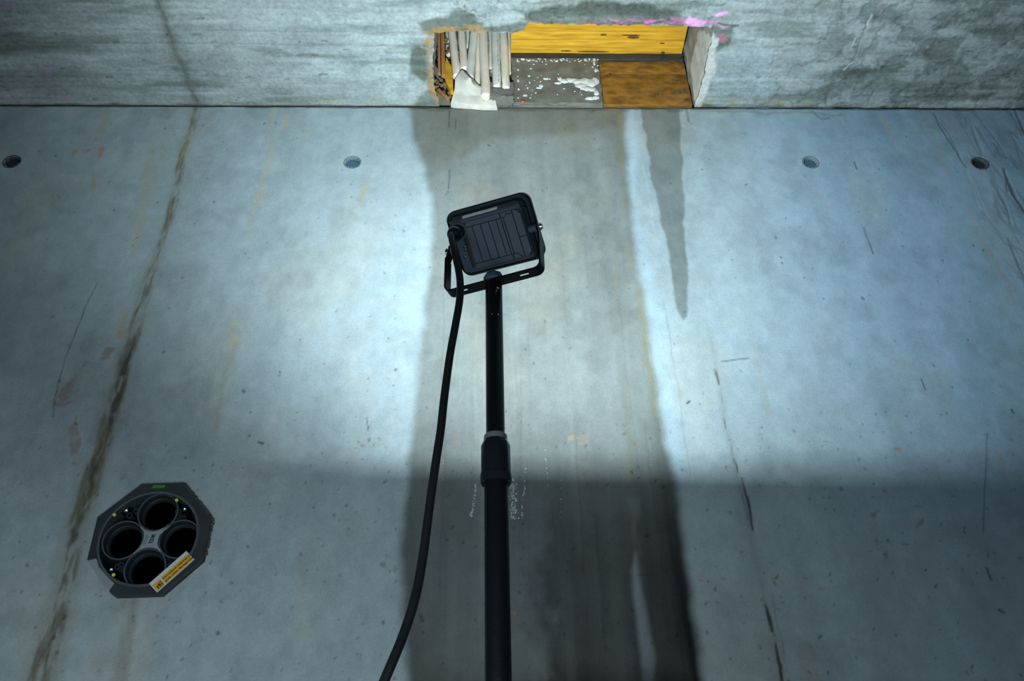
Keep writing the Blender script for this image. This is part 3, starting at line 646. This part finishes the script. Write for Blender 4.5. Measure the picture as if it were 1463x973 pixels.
o = tag(obj('rusty_rubble', bm, mat('rusty_rubble', (.26, .17, .07), .85, noise=.5, nscale=40, bump=.6)), 'brown rubble in the left corner of the opening behind the slats', 'rubble'); o['kind'] = 'stuff'

# ================================================================== TIE-HOLE PLUGS
LAB = ['dark conical tie hole plug nearest the left edge, left of the leaking joint', 'blue grey tie hole plug left of the wet streak',
       'tie hole plug on the smooth blue wall right of the wet streak', 'dark tie hole plug in the torn concrete at the upper right']
for i, (hx, hy) in enumerate(HOLES):
    x, z = atw(hx, hy); dkp = i in (0, 3)
    root = empty('tie_hole_plug', (x, D, z), LAB[i], 'plug', 'tie hole plugs in a row under the ceiling')
    mx = Matrix.Rotation(math.pi/2, 4, 'X')
    bm = bmesh.new(); lathe(bm, [(.0300, -.001), (.0290, .0012), (.0265, .0010), (.0245, -.002), (.0205, -.010), (.0200, -.012)], 36, mx)
    o = obj('rim', bm, M['plug_ring_dark' if dkp else 'plug_ring'], root)
    bm = bmesh.new(); lathe(bm, [(.0202, -.020), (.0200, -.009), (.0180, -.007), (.006, -.0065), (0, -.008)], 36, mx)
    o = obj('plug', bm, M['plug_dark' if dkp else 'plug_blue'], root)

# ================================================================== DUCT FRAME
root = empty('cable_duct_frame', (DUX, D, DUZ), 'dark octagonal cable duct frame with four round openings set in the wall', 'duct')
oc = [(-56,152),(50,155),(118,82),(139,55),(137,-48),(56,-132),(-52,-134),(-70,-122),(-58,-104),(-85,-84),(-109,-62),(-122,-38),(-142,-43),(-144,65)]
oc = [((x+6)/1000, (y-9)/1000) for x, y in oc]
def ray_r(th, poly):
    best = 0; dx, dy = math.cos(th), math.sin(th)
    for i in range(len(poly)):
        (x0, y0), (x1, y1) = poly[i], poly[(i+1) % len(poly)]; ex, ey = x1-x0, y1-y0; den = dx*ey-dy*ex
        if abs(den) < 1e-12: continue
        t = (x0*ey-y0*ex)/den; s2 = (x0*dy-y0*dx)/den
        if t > 0 and -1e-6 <= s2 <= 1+1e-6: best = max(best, t)
    return best
angs = sorted(set([2*math.pi*k/96 for k in range(96)]+[math.atan2(y, x) % (2*math.pi) for x, y in oc]))
def L3(r, th, y): return Vector((r*math.cos(th), y, r*math.sin(th)))
bm = bmesh.new(); RI = .1165
prof = [(lambda th: ray_r(th, oc)+.001, .004), (lambda th: ray_r(th, oc)-.001, -.011), (lambda th: max(ray_r(th, oc)-.004, RI+.001), -.014), (lambda th: RI+.0015, -.0135), (lambda th: RI, -.011), (lambda th: RI-.004, .030)]
loft(bm, [[L3(f(th), th, y) for th in angs] for f, y in prof], (False, False)); bmesh.ops.recalc_face_normals(bm, faces=bm.faces)
obj('flange', bm, M['duct_grey'], root)
bm = bmesh.new(); loft(bm, [[L3(RI-.0015, th, y) for th in angs] for y in (-.0142,)]+[[L3(RI+.0030, th, -.0152) for th in angs]]+[[L3(RI+.0045, th, -.0135) for th in angs]], (False, False))
o = obj('inner_rim', bm, M['duct_mid'], root)
tc_ = [(.006, .069, 'top'), (-.064, -.002, 'left'), (.073, -.001, 'right'), (.005, -.073, 'bottom')]
bm = bmesh.new(); gv = {}; ST = .004
def gvt(i, j):
    if (i, j) not in gv: gv[(i, j)] = bm.verts.new((i*ST, .0285, j*ST))
    return gv[(i, j)]
for i in range(-32, 32):
    for j in range(-32, 32):
        cx, cz = (i+.5)*ST, (j+.5)*ST
        if math.hypot(cx, cz) < .124 and all(math.hypot(cx-t[0], cz-t[1]) > .044 for t in tc_):
            bm.faces.new((gvt(i, j), gvt(i+1, j), gvt(i+1, j+1), gvt(i, j+1)))
obj('back_plate', bm, M['duct_black'], root)
MX = Matrix.Rotation(math.pi/2, 4, 'X')
for x, z, nm in tc_:
    bm = bmesh.new(); lathe(bm, [(.0495, -.030), (.0495, .004), (.0470, .005), (.0450, .002), (.0440, -.012), (.0395, -.016), (.0385, -.020), (.0385, -.026)], 44, Matrix.Translation((x, 0, z)) @ MX)
    o = obj('duct_pipe', bm, M['duct_pipe'], root); o.rotation_euler = (0, 0, 0)
    bm = bmesh.new(); lathe(bm, [(.0500, .0035), (.0492, .0062), (.0468, .0062), (.0462, .0035)], 44, Matrix.Translation((x, 0, z)) @ MX); q = obj('pipe_lip', bm, M['duct_mid'], o)
    bm = bmesh.new(); lathe(bm, [(.0384, -.024), (.0384, -.235), (0, -.235)], 32, Matrix.Translation((x, 0, z)) @ MX); q = obj('pipe_bottom', bm, M['void'], o)
for x, z in [(-.076, .076), (.068, .078), (-.077, -.074), (.074, -.074)]:
    bm = bmesh.new(); lathe(bm, [(.0125, -.03), (.0125, -.004), (.0105, -.004), (.0100, -.012)], 20, Matrix.Translation((x, 0, z)) @ MX); b_ = obj('screw_boss', bm, M['duct_black'], root)
    bm = bmesh.new(); lathe(bm, [(.0072, -.012), (.0070, -.005), (.0052, -.002), (.0038, -.002), (.0034, -.006), (0, -.006)], 14, Matrix.Translation((x, 0, z)) @ MX); obj('screw', bm, M['chrome'], b_)
for x, z in [(-.096, .060), (.049, .097), (-.062, -.091)]:
    bm = bmesh.new(); lathe(bm, [(.0042, .012), (.0036, .0152), (0, .0158)], 14, Matrix.Translation((x, 0, z)) @ MX); o = obj('marking_dot', bm, M['yellow_dot'], root); o['label'] = 'yellow dot'
for x, z in [(-.064, .064), (-.050, .076), (.054, .060), (.068, .055), (-.055, -.062), (-.062, -.066), (.052, -.056), (.063, -.064), (.052, .062+.01)]:
    bm = bmesh.new(); lathe(bm, [(.0075, -.03), (.0075, .000), (.0055, .000), (.0050, -.02)], 16, Matrix.Translation((x*1.02, 0, z*1.0)) @ MX); obj('small_boss', bm, M['duct_grey'], root)
# star shaped label between the four pipes
st = []
for i, (cx, cz, a0, a1) in enumerate([(.006, .069, 222, 318), (.073, -.001, 132, 228), (.005, -.073, 42, 138), (-.064, -.002, -48, 48)]):
    for k in range(9):
        a_ = math.radians(a0+(a1-a0)*k/8) if i in (0, ) else math.radians(a1+(a0-a1)*k/8) if i == 1 else math.radians(a1+(a0-a1)*k/8)
        st.append((cx+.0510*math.cos(a_), cz+.0510*math.sin(a_)))
st.sort(key=lambda p: math.atan2(p[1]+.002, p[0]-.004))
bm = bmesh.new(); loft(bm, [[Vector((x, .004, z)) for x, z in st], [Vector((x, -.0075, z)) for x, z in st]]); bmesh.ops.recalc_face_normals(bm, faces=bm.faces)
star = obj('centre_label', bm, M['pale_card'], root); star['label'] = 'pale four pointed label with dark print'
def on_face(x, z, ang, y=-.0078): return Matrix.Translation((x, y, z)) @ Matrix.Rotation(-ang, 4, 'Y') @ Matrix.Rotation(math.pi/2, 4, 'X')
up = math.radians(82)
text_mesh('lettering', 'TDR', .0125, on_face(.010, -.014, up), M['ink'], star, bold=.0006)
for k, (dx, s2) in enumerate([(-.015, 'Kabel- und Rohr'), (-.011, 'durchführung'), (.019, 'Dichtung innen')]):
    text_mesh('lettering', s2, .0040, on_face(.003+dx+.002, -.016, up), M['ink'], star)
# yellow and white sticker
p0, p1 = Vector((.018+.006, 0, -.104-.009)), Vector((.086+.006, 0, -.030-.009)); ex = (p1-p0).normalized(); an = math.atan2(ex.z, ex.x); 
p0 = Vector((.044+.006, 0, -.126-.009)); Ls = .1065; Hs = .031
def stick(bm, x0, x1, y0, y1, t0, t1):
    prism(bm, [(x0, y0), (x1, y0), (x1, y1), (x0, y1)], t0, t1, on_face(p0.x, p0.z, an, 0))
bm = bmesh.new(); stick(bm, 0, Ls, 0, Hs, .0135, .0165); stk_o = obj('sticker', bm, M['sticker_white'], root, False); stk_o['label'] = 'white and yellow sticker with black print'
bm = bmesh.new(); stick(bm, .002, .0235, .0015, .022, .0164, .0169); stick(bm, .0265, Ls-.0015, .0015, .0225, .0164, .0169); obj('sticker_field', bm, M['sticker_yellow'], stk_o, False)
def T2(x, y, r=0): return on_face(p0.x, p0.z, an, 0) @ Matrix.Translation((x, y, .0170)) @ Matrix.Rotation(r, 4, 'Z')
text_mesh('lettering', 'Informationen zusammen zu', .0068, T2(.029, .0140), M['ink'], stk_o, bold=.0002)
text_mesh('lettering', 'große Löcher Montage innen', .0068, T2(.029, .0050), M['ink'], stk_o, bold=.0002)
for k, s2 in enumerate(['Info', 'hilft', '24 h']):
    text_mesh('lettering', s2, .0075 if k else .006, T2(.0065+.0062*k+.004, .0035, math.pi/2), M['ink'], stk_o, bold=.0003)
# pale card in the missing corner, green paint mark, mortar burr
cp = [(-.136,-.052),(-.100,-.095),(-.064,-.131),(-.054,-.113),(-.079,-.093),(-.103,-.071),(-.116,-.047),(-.119,-.040)]
bm = bmesh.new(); loft(bm, [[Vector((x, .004, z)) for x, z in cp], [Vector((x, -.004, z)) for x, z in cp]]); bmesh.ops.recalc_face_normals(bm, faces=bm.faces)
o = obj('corner_card', bm, M['pale_card'], root); o['label'] = 'pale blue grey piece in the cut away lower left corner'
bm = bmesh.new(); prism(bm, [(-.020, .129), (.012, .130), (.014, .137), (-.016, .138)], .0136, .0146, on_face(0, 0, 0, 0)); o = obj('paint_mark', bm, M['green_paint'], root, False); o['label'] = 'green paint mark'
bm = bmesh.new()
for a_, b_ in [((56, 146), (124, 73)), ((124, 73), (145, 46)), ((145, 46), (143, -40))]:
    for t in np.linspace(0, 1, 22): blob(bm, (a_[0]+(b_[0]-a_[0])*t)/1000+rng.uniform(-.001, .002), -.004+rng.uniform(-.004, .004), (a_[1]+(b_[1]-a_[1])*t)/1000, .0035, .004, .0035, 1, .3)
o = obj('mortar_burr', bm, mat('brown_mortar', (.12, .11, .08), .9, noise=.4, nscale=80), root); o['kind'] = 'stuff'

# ================================================================== STAND
PX, PY = .0118, .990
pole = empty('telescopic_stand', (PX, PY, 0), 'black telescopic stand pole with faceted clamp collar', 'stand')
zt = CZ+.757; zcl, zch = CZ+.440, CZ+.500
def cyl(name, prof, m, parent, seg=40, loc=(0, 0, 0)):
    bm = bmesh.new(); lathe(bm, prof, seg, Matrix.Translation(loc)); return obj(name, bm, m, parent)
cyl('upper_tube', [(0, 1.2), (.0125, 1.2), (.0125, zt-.001), (.0118, zt), (0, zt)], M['black_paint'], pole)
cyl('lower_tube', [(0, .10), (.0152, .10), (.0152, zcl+.02), (0, zcl+.02)], M['black_paint'], pole)
bm = bmesh.new(); nf = 12; lp = []
for r, z in [(.0165, zcl), (.0192, zcl-.0035), (.0205, zcl+.001), (.0205, zcl+.008), (.0196, zcl+.009), (.0196, zch-.012), (.0160, zch-.0035)]:
    lp.append([Vector((r*(1.0 if k % 3 else (1.0 if (z < zcl+.0085 or z > zch-.006) else .955))*math.cos(2*math.pi*k/36), r*(1.0 if k % 3 else (1.0 if (z < zcl+.0085 or z > zch-.006) else .955))*math.sin(2*math.pi*k/36), z)) for k in range(36)])
loft(bm, lp, (True, True)); col_ = obj('clamp_collar', bm, M['gloss_black'], pole)
cyl('collar_ring', [(.0125, zch-.006), (.0160, zch-.006), (.0152, zch+.004), (.0135, zch+.006), (.0125, zch+.006)], M['grey_ring'], pole)['label'] = 'grey plastic ring'
bm = bmesh.new(); lathe(bm, [(.0030, 0), (.0030, .0016), (.0018, .0022), (.0014, .0010), (0, .0010)], 16, Matrix.Translation((.0050, -.0112, zt-.018)) @ Matrix.Rotation(math.radians(24), 4, 'Z') @ MX); obj('set_screw', bm, M['chrome'], pole)
for x in (-.0030, .0058):
    bm = bmesh.new(); box(bm, (x, -.0122+abs(x)*.12, CZ+.693), (.0016, .0008, .0012)); obj('print_mark', bm, mat('gold_print', (.55, .38, .10), .5), pole)
for k in range(3):
    a_ = math.radians(90+120*k+30); dx, dy = math.cos(a_), math.sin(a_)
    bm = bmesh.new(); tube(bm, [(0.012*dx, .012*dy, .62), (.52*dx, .52*dy, .025)], .010, 12); leg = obj('leg', bm, M['black_paint'], pole)
    bm = bmesh.new(); tube(bm, [(.50*dx, .50*dy, .045), (.535*dx, .535*dy, .004)], .014, 12); obj('rubber_foot', bm, M['rubber'], leg)
    bm = bmesh.new(); tube(bm, [(.012*dx, .012*dy, .16), (.28*dx, .28*dy, .31)], .006, 8); obj('brace', bm, M['black_paint'], pole)
cyl('leg_hub', [(0, .60), (.026, .60), (.026, .66), (0, .66)], M['gloss_black'], pole)
cyl('lower_hub', [(0, .13), (.022, .13), (.022, .18), (0, .18)], M['gloss_black'], pole)

# ================================================================== WORK LIGHT
u = Vector((.92032908, -.39113986, -.017)).normalized(); n = Vector((-.24377933, -.5775835, -.77908211)); n = (n-u*n.dot(u)).normalized(); v = n.cross(u)
lc = Vector((.014, 1.0, .858+CZ))
lamp = empty('work_light', lc, 'black rectangular work light on top of the stand, turned up towards the wall', 'lamp')
lm = Matrix.Identity(4)
for i in range(3): lm[i][0] = u[i]; lm[i][1] = v[i]; lm[i][2] = n[i]
lamp.rotation_mode = 'QUATERNION'; lamp.rotation_quaternion = lm.to_quaternion()
AR = math.radians(-2.3)      # opening and light panel turned to tilt the lower light cutoff
rt_ = lambda pts: [(x*math.cos(AR)-y*math.sin(AR), x*math.sin(AR)+y*math.cos(AR)) for x, y in pts]
mm = lambda pts, z: [Vector((x/1000, y/1000, z)) for x, y in pts]
# bezel: hollow frame, glass side towards local -z
o_ = rrect(69, 52, 15); i_ = rt_(rrect(63.5, 39.0, 9))
bm = bmesh.new(); AP = -.020
loft(bm, [mm(rrect(67.5, 50.5, 14), .002), mm(o_, -.001), mm(o_, AP+.002), mm(rrect(67.5, 50.5, 14), AP), mm(i_, AP), mm(rt_(rrect(63, 38.5, 8)), .019)], (False, False))
bz = obj('bezel', bm, M['lamp_body'], lamp)
bm = bmesh.new(); loft(bm, [mm(rrect(68.9, 51.9, 15), -.0035), mm(rrect(70.6, 53.6, 16), -.005), mm(rrect(70.6, 53.6, 16), -.0125), mm(rrect(68.9, 51.9, 15), -.014)], (False, False)); obj('bezel_rim', bm, M['black_paint'], lamp)
# pane
pm = bpy.data.materials.new('clear_pane'); pm.use_nodes = True; nt = pm.node_tree; nt.nodes.remove(nt.nodes['Principled BSDF'])
tr = nt.nodes.new('ShaderNodeBsdfTransparent'); gl = nt.nodes.new('ShaderNodeBsdfGlossy'); gl.inputs['Roughness'].default_value = .03; mxs = nt.nodes.new('ShaderNodeMixShader'); mxs.inputs[0].default_value = .06
nt.links.new(tr.outputs[0], mxs.inputs[1]); nt.links.new(gl.outputs[0], mxs.inputs[2]); nt.links.new(mxs.outputs[0], nt.nodes['Material Output'].inputs[0])
bm = bmesh.new(); bm.faces.new([bm.verts.new(p) for p in mm(rt_(rrect(63.4, 38.9, 8)), AP+.002)]); obj('glass_pane', bm, pm, lamp)
# housing
bm = bmesh.new(); loft(bm, [mm(rrect(66.5, 49.5, 13), .000), mm(rrect(63, 46.5, 12), .0035), mm(rrect(63, 46.5, 12), .005), mm(rrect(58, 41.5, 12, cx=0, cy=-1.0), .0195), mm(rrect(56.5, 40, 11, cx=0, cy=-1), .0205)], (False, True))
obj('housing', bm, M['lamp_body'], lamp)
bm = bmesh.new(); loft(bm, [mm(rrect(64.6, 48.1, 12.5), .0020), mm(rrect(63.0, 46.4, 12), .0042), mm(rrect(62.2, 45.6, 12), .0040)], (False, False)); obj('seam_line', bm, M['groove'], lamp)
# raised back plate pieces (gaps between them are the grooves)
def raised(poly, z0=.0200, z1=.0228, m='lamp_body', name='rib_panel', inset=.45):
    cx = sum(p[0] for p in poly)/len(poly); cy = sum(p[1] for p in poly)/len(poly)
    ins = [(x-(inset if x > cx else -inset), y-(inset if y > cy else -inset)) for x, y in poly]
    bm = bmesh.new(); loft(bm, [mm(poly, z0), mm(poly, z1-.0006), mm(ins, z1)]); bmesh.ops.recalc_face_normals(bm, faces=bm.faces); return obj(name, bm, M[m], lamp)
bm = bmesh.new(); loft(bm, [mm(rrect(47.5, 37.5, 7, cx=10.0, cy=-2.0), .0200), mm(rrect(47.2, 37.2, 7, cx=10.0, cy=-2.0), .0212)]); obj('back_plate', bm, M['groove'], lamp)
gx = [-36, -23.2, -9.4, 4.4, 17.0, 24.6]
for a_, b_ in zip(gx, gx[1:]):
    raised([(a_+.45, -30.3), (b_-.45, -30.3), (b_-.45, 27), (a_+.45, 27)])
raised([(-35.5, 27.9), (24.2, 27.9), (24.2, 35.4), (-30.5, 35.4)], name='top_band'); raised([(25.6, 27.9), (30.0, 27.9), (35.4, 33), (36, 35.4), (25.6, 35.4)], name='top_band')
raised([(-36.5, -39.3), (26.2, -39.3), (26.2, -31.2), (-36.5, -31.2)], name='lower_band'); raised([(27.6, -39.3), (40, -39.3), (35.5, -31.2), (27.6, -31.2)], name='lower_band')
raised([(25.2, -30.3), (28.3, -30.3), (28.3, 27), (25.2, 27)], z1=.0222, name='seam_rib')
raised([(29.4, -30.3), (35, -30.3), (42.5, -39), (44.2, -39), (44.2, 30.5), (34, 30.5), (29.4, 27)], name='side_panel')
raised([(34.6, 31.4), (44.2, 31.4), (44.2, 35.4), (36.8, 35.4)], name='side_panel')
raised([(45.2, -7.9), (45.2, -39), (50, -39), (56.8, -34), (56.8, -7.9)], name='side_panel'); raised([(45.2, -7), (56.8, -7), (56.8, 27), (52, 33.5), (45.2, 35.4)], name='side_panel')
for x, y in [(-45, -2), (-50, -17), (-46, -6)]:
    bm = bmesh.new(); lathe(bm, [(.0022, .0195), (.0022, .0218), (.0012, .0220), (0, .0212)], 12, Matrix.Translation((x/1000, y/1000, 0))); obj('boss', bm, M['gloss_black'], lamp)
# wiring box edge beside the gland
bm = bmesh.new(); prism(bm, [(-.0440, -.036), (-.0385, -.036), (-.0385, .012), (-.0440, .012)], .0195, .0206); obj('cable_recess', bm, M['groove'], lamp)
# silver rating label on the sloping upper side
# slope plane from (y=.0465,z=.005) to (y=.0405,z=.0195)
a3, b3 = Vector((-.035, .0445, .0085)), Vector((-.035, .0413, .0175)); nn = Vector((0, .0145, .006)).normalized()*.0006
bm = bmesh.new(); q = [Vector((-.036, .0438, .0116)), Vector((.022, .0438, .0116)), Vector((.022, .0412, .0178)), Vector((-.036, .0412, .0178))]
loft(bm, [[p for p in q], [p+nn*1.6 for p in q]]); bmesh.ops.recalc_face_normals(bm, faces=bm.faces); lab_ = obj('rating_label', bm, M['silver'], lamp, False); lab_['label'] = 'silver label strip'
sl = math.atan2(.0095, .0040)
tm = Matrix.Translation((-.012, .0447, .0098)) ; 
ey = (q[3]-q[0]).normalized(); ez = Vector((1, 0, 0)).cross(ey)
tmx = Matrix.Identity(4)
for i in range(3): tmx[i][0] = -1 if i == 0 else 0; tmx[i][1] = -ey[i]; tmx[i][2] = -ez[i] if ez.dot(nn) < 0 else ez[i]
tmx[0][0] = 1; 
for i in range(3): tmx[i][1] = -ey[i]; 
zz = Vector((tmx[0][0], 0, 0)).cross(-ey)
for i in range(3): tmx[i][2] = zz[i]
if zz.dot(nn) < 0:
    for i in range(3): tmx[i][1] = ey[i]; tmx[i][2] = -zz[i]
base = (q[0] if zz.dot(nn) < 0 else q[3])
tmx.translation = Vector((-.006, base.y, base.z))+nn*1.9+(ey*.0015 if zz.dot(nn) < 0 else -ey*.0085)
text_mesh('lettering', '30 W  IP65', .0040, tmx, M['ink'], lab_)
# cable gland
gm = Matrix.Translation((-.0475, .0245, 0))
bm = bmesh.new(); lathe(bm, [(.0150, .0150), (.0150, .0225), (.0138, .0235), (.0118, .0235)], 28, gm); obj('gland_seat', bm, M['lamp_body'], lamp)
bm = bmesh.new(); lathe(bm, [(.0122, .0200), (.0122, .0310), (.0112, .0320), (0, .0320)], 6, gm); g1 = obj('gland_nut', bm, M['gloss_black'], lamp, False)
bm = bmesh.new(); lathe(bm, [(.0102, .0310), (.0118, .0340), (.0120, .0420), (.0100, .0470), (.0072, .0490), (0, .0490)], 14, gm); obj('gland_cap', bm, M['gloss_black'], lamp)
# LED plate + the light itself
bm = bmesh.new(); box(bm, (0, 0, .0185), (.116, .083, .001)); obj('reflector_plate', bm, M['reflector'], lamp, False)
ld = bpy.data.lights.new('led_panel', 'AREA'); ld.shape = 'RECTANGLE'; ld.size = .066; ld.size_y = .010; ld.spread = math.radians(150); ld.energy = LAMP_POWER; ld.color = LAMP_COLOR
lo = bpy.data.objects.new('led_panel', ld); C.objects.link(lo); lo.parent = lamp; lo.location = (0, 0, .0160); lo.rotation_euler = (math.radians(13), 0, AR)   # reflector throws the beam towards the ceiling
# bracket, built in lamp space from world directions
inv = Matrix.LocRotScale(lc, lm.to_quaternion(), None).inverted()
uh = Vector((u.x, u.y, 0)).normalized(); wh = Vector((uh.y, -uh.x, 0))*-1; upv = Vector((0, 0, 1))
pm_ = Vector((PX, PY, 0)); pivz = (lc+n*.020).z; zbar = zt+.002
def yk(a_, b_, c_): return inv @ (Vector((PX, PY, c_))+uh*a_+wh*b_)
def strap(bm, prof, b0, b1, th=.0026):
    """prof: (along, z) centre line; strap from b0 to b1 across"""
    ins = []
    for i, (a_, z_) in enumerate(prof):
        p_, q_ = prof[max(i-1, 0)], prof[min(i+1, len(prof)-1)]; t = Vector((q_[0]-p_[0], q_[1]-p_[1])).normalized(); nn_ = Vector((-t.y, t.x))*th/2
        ins.append(((a_+nn_.x, z_+nn_.y), (a_-nn_.x, z_-nn_.y)))
    R = [[bm.verts.new(yk(o1[0], b0, o1[1])), bm.verts.new(yk(o1[0], b1, o1[1])), bm.verts.new(yk(o2[0], b1, o2[1])), bm.verts.new(yk(o2[0], b0, o2[1]))] for o1, o2 in ins]
    for a, b in zip(R, R[1:]):
        for k in range(4): bm.faces.new((a[k], b[k], b[(k+1) % 4], a[(k+1) % 4]))
    bm.faces.new(R[0][::-1]); bm.faces.new(R[-1])
HWY = .0765; SW = .0095
def corner(s):
    return [(s*(HWY-.010), zbar), (s*(HWY-.006), zbar+.0008), (s*(HWY-.0025), zbar+.0035), (s*(HWY-.0006), zbar+.007), (s*HWY, zbar+.011)]
bm = bmesh.new()
for s in (-1, 1):
    cr = corner(s); strap(bm, cr+[(s*HWY, pivz-.018)], -SW, SW); strap(bm, [(s*HWY, pivz-.018), (s*(HWY-.0035), pivz-.006)], -SW*.8, SW*.8); strap(bm, [(s*(HWY-.0035), pivz-.007), (s*(HWY-.0038), pivz+.007)], -SW*.62, SW*.62)
    # bar with a slot between two rails
    s0, s1 = s*.042, s*.056
    strap(bm, [(s1, zbar), (s*(HWY-.010), zbar)], -SW, SW); strap(bm, [(s*.0, zbar), (s0, zbar)], -SW, SW)
    strap(bm, [(s0, zbar), (s1, zbar)], -SW, -.0028); strap(bm, [(s0, zbar), (s1, zbar)], .0028, SW)
bmesh.ops.recalc_face_normals(bm, faces=bm.faces)
yo = obj('bracket', bm, M['black_paint'], lamp, False)
for s in (-1, 1):
    ax = inv.to_3x3() @ (uh*s); q = yk(s*(HWY+.001), 0, pivz); mt_ = Matrix.Translation(q) @ ax.to_track_quat('Z', 'Y').to_matrix().to_4x4()
    bm = bmesh.new(); lathe(bm, [(.0030, -.016), (.0030, 0), (.0062, 0), (.0062, .0012), (.0046, .0014), (.0046, .0028), (.0034, .0034), (0, .0034)], 12, mt_); obj('pivot_screw', bm, M['chrome'], lamp)
    bm = bmesh.new(); lathe(bm, [(.006, -.018), (.006, -.003), (0, -.003)], 16, mt_); obj('pivot_boss', bm, M['lamp_body'], lamp)
bm = bmesh.new(); mt_ = inv @ Matrix.Translation((PX, PY, zbar))
lathe(bm, [(0, .0010), (.0095, .0010), (.0125, .0020), (.0150, .0032), (.0154, .0095), (.0130, .0135), (.0060, .0142), (0, .0142)], 8, mt_); obj('fixing_knob', bm, M['lamp_body'], lamp, False)

# ================================================================== POWER CABLE
Mw = Matrix.LocRotScale(lc, lm.to_quaternion(), None)
g0 = Mw @ Vector((-.0475, .0245, .044)); g1 = Mw @ Vector((-.0475, .0245, .056))
cp = [(650,362,.958),(655,385,.958),(657.5,405,.956),(656.5,430,.954),(650,468,.953),(642.5,510,.952),(634.5,570,.950),(630,612,.948),(623.5,655,.945),(613.5,725,.94),(605,790,.935),(594,850,.925),(577,905,.915),(549,973,.90)]
pts = [g0, g1]+[at(*p) for p in cp]
last = pts[-1]; pts += [last+Vector((-.05, -.02, -.14)), last+Vector((-.10, -.03, -.42)), Vector((-.30, .80, .90)), Vector((-.34, .78, .40)), Vector((-.36, .74, .10)), Vector((-.45, .60, .012)), Vector((-.9, .3, .008)), Vector((-1.8, -.4, .008))]
bm = bmesh.new(); tube(bm, smooth_path(pts, 8), .0054, 14); tag(obj('power_cable', bm, M['rubber']), 'thick black rubber cable hanging from the work light past the pole', 'cable')

# ================================================================== WATER BEADS
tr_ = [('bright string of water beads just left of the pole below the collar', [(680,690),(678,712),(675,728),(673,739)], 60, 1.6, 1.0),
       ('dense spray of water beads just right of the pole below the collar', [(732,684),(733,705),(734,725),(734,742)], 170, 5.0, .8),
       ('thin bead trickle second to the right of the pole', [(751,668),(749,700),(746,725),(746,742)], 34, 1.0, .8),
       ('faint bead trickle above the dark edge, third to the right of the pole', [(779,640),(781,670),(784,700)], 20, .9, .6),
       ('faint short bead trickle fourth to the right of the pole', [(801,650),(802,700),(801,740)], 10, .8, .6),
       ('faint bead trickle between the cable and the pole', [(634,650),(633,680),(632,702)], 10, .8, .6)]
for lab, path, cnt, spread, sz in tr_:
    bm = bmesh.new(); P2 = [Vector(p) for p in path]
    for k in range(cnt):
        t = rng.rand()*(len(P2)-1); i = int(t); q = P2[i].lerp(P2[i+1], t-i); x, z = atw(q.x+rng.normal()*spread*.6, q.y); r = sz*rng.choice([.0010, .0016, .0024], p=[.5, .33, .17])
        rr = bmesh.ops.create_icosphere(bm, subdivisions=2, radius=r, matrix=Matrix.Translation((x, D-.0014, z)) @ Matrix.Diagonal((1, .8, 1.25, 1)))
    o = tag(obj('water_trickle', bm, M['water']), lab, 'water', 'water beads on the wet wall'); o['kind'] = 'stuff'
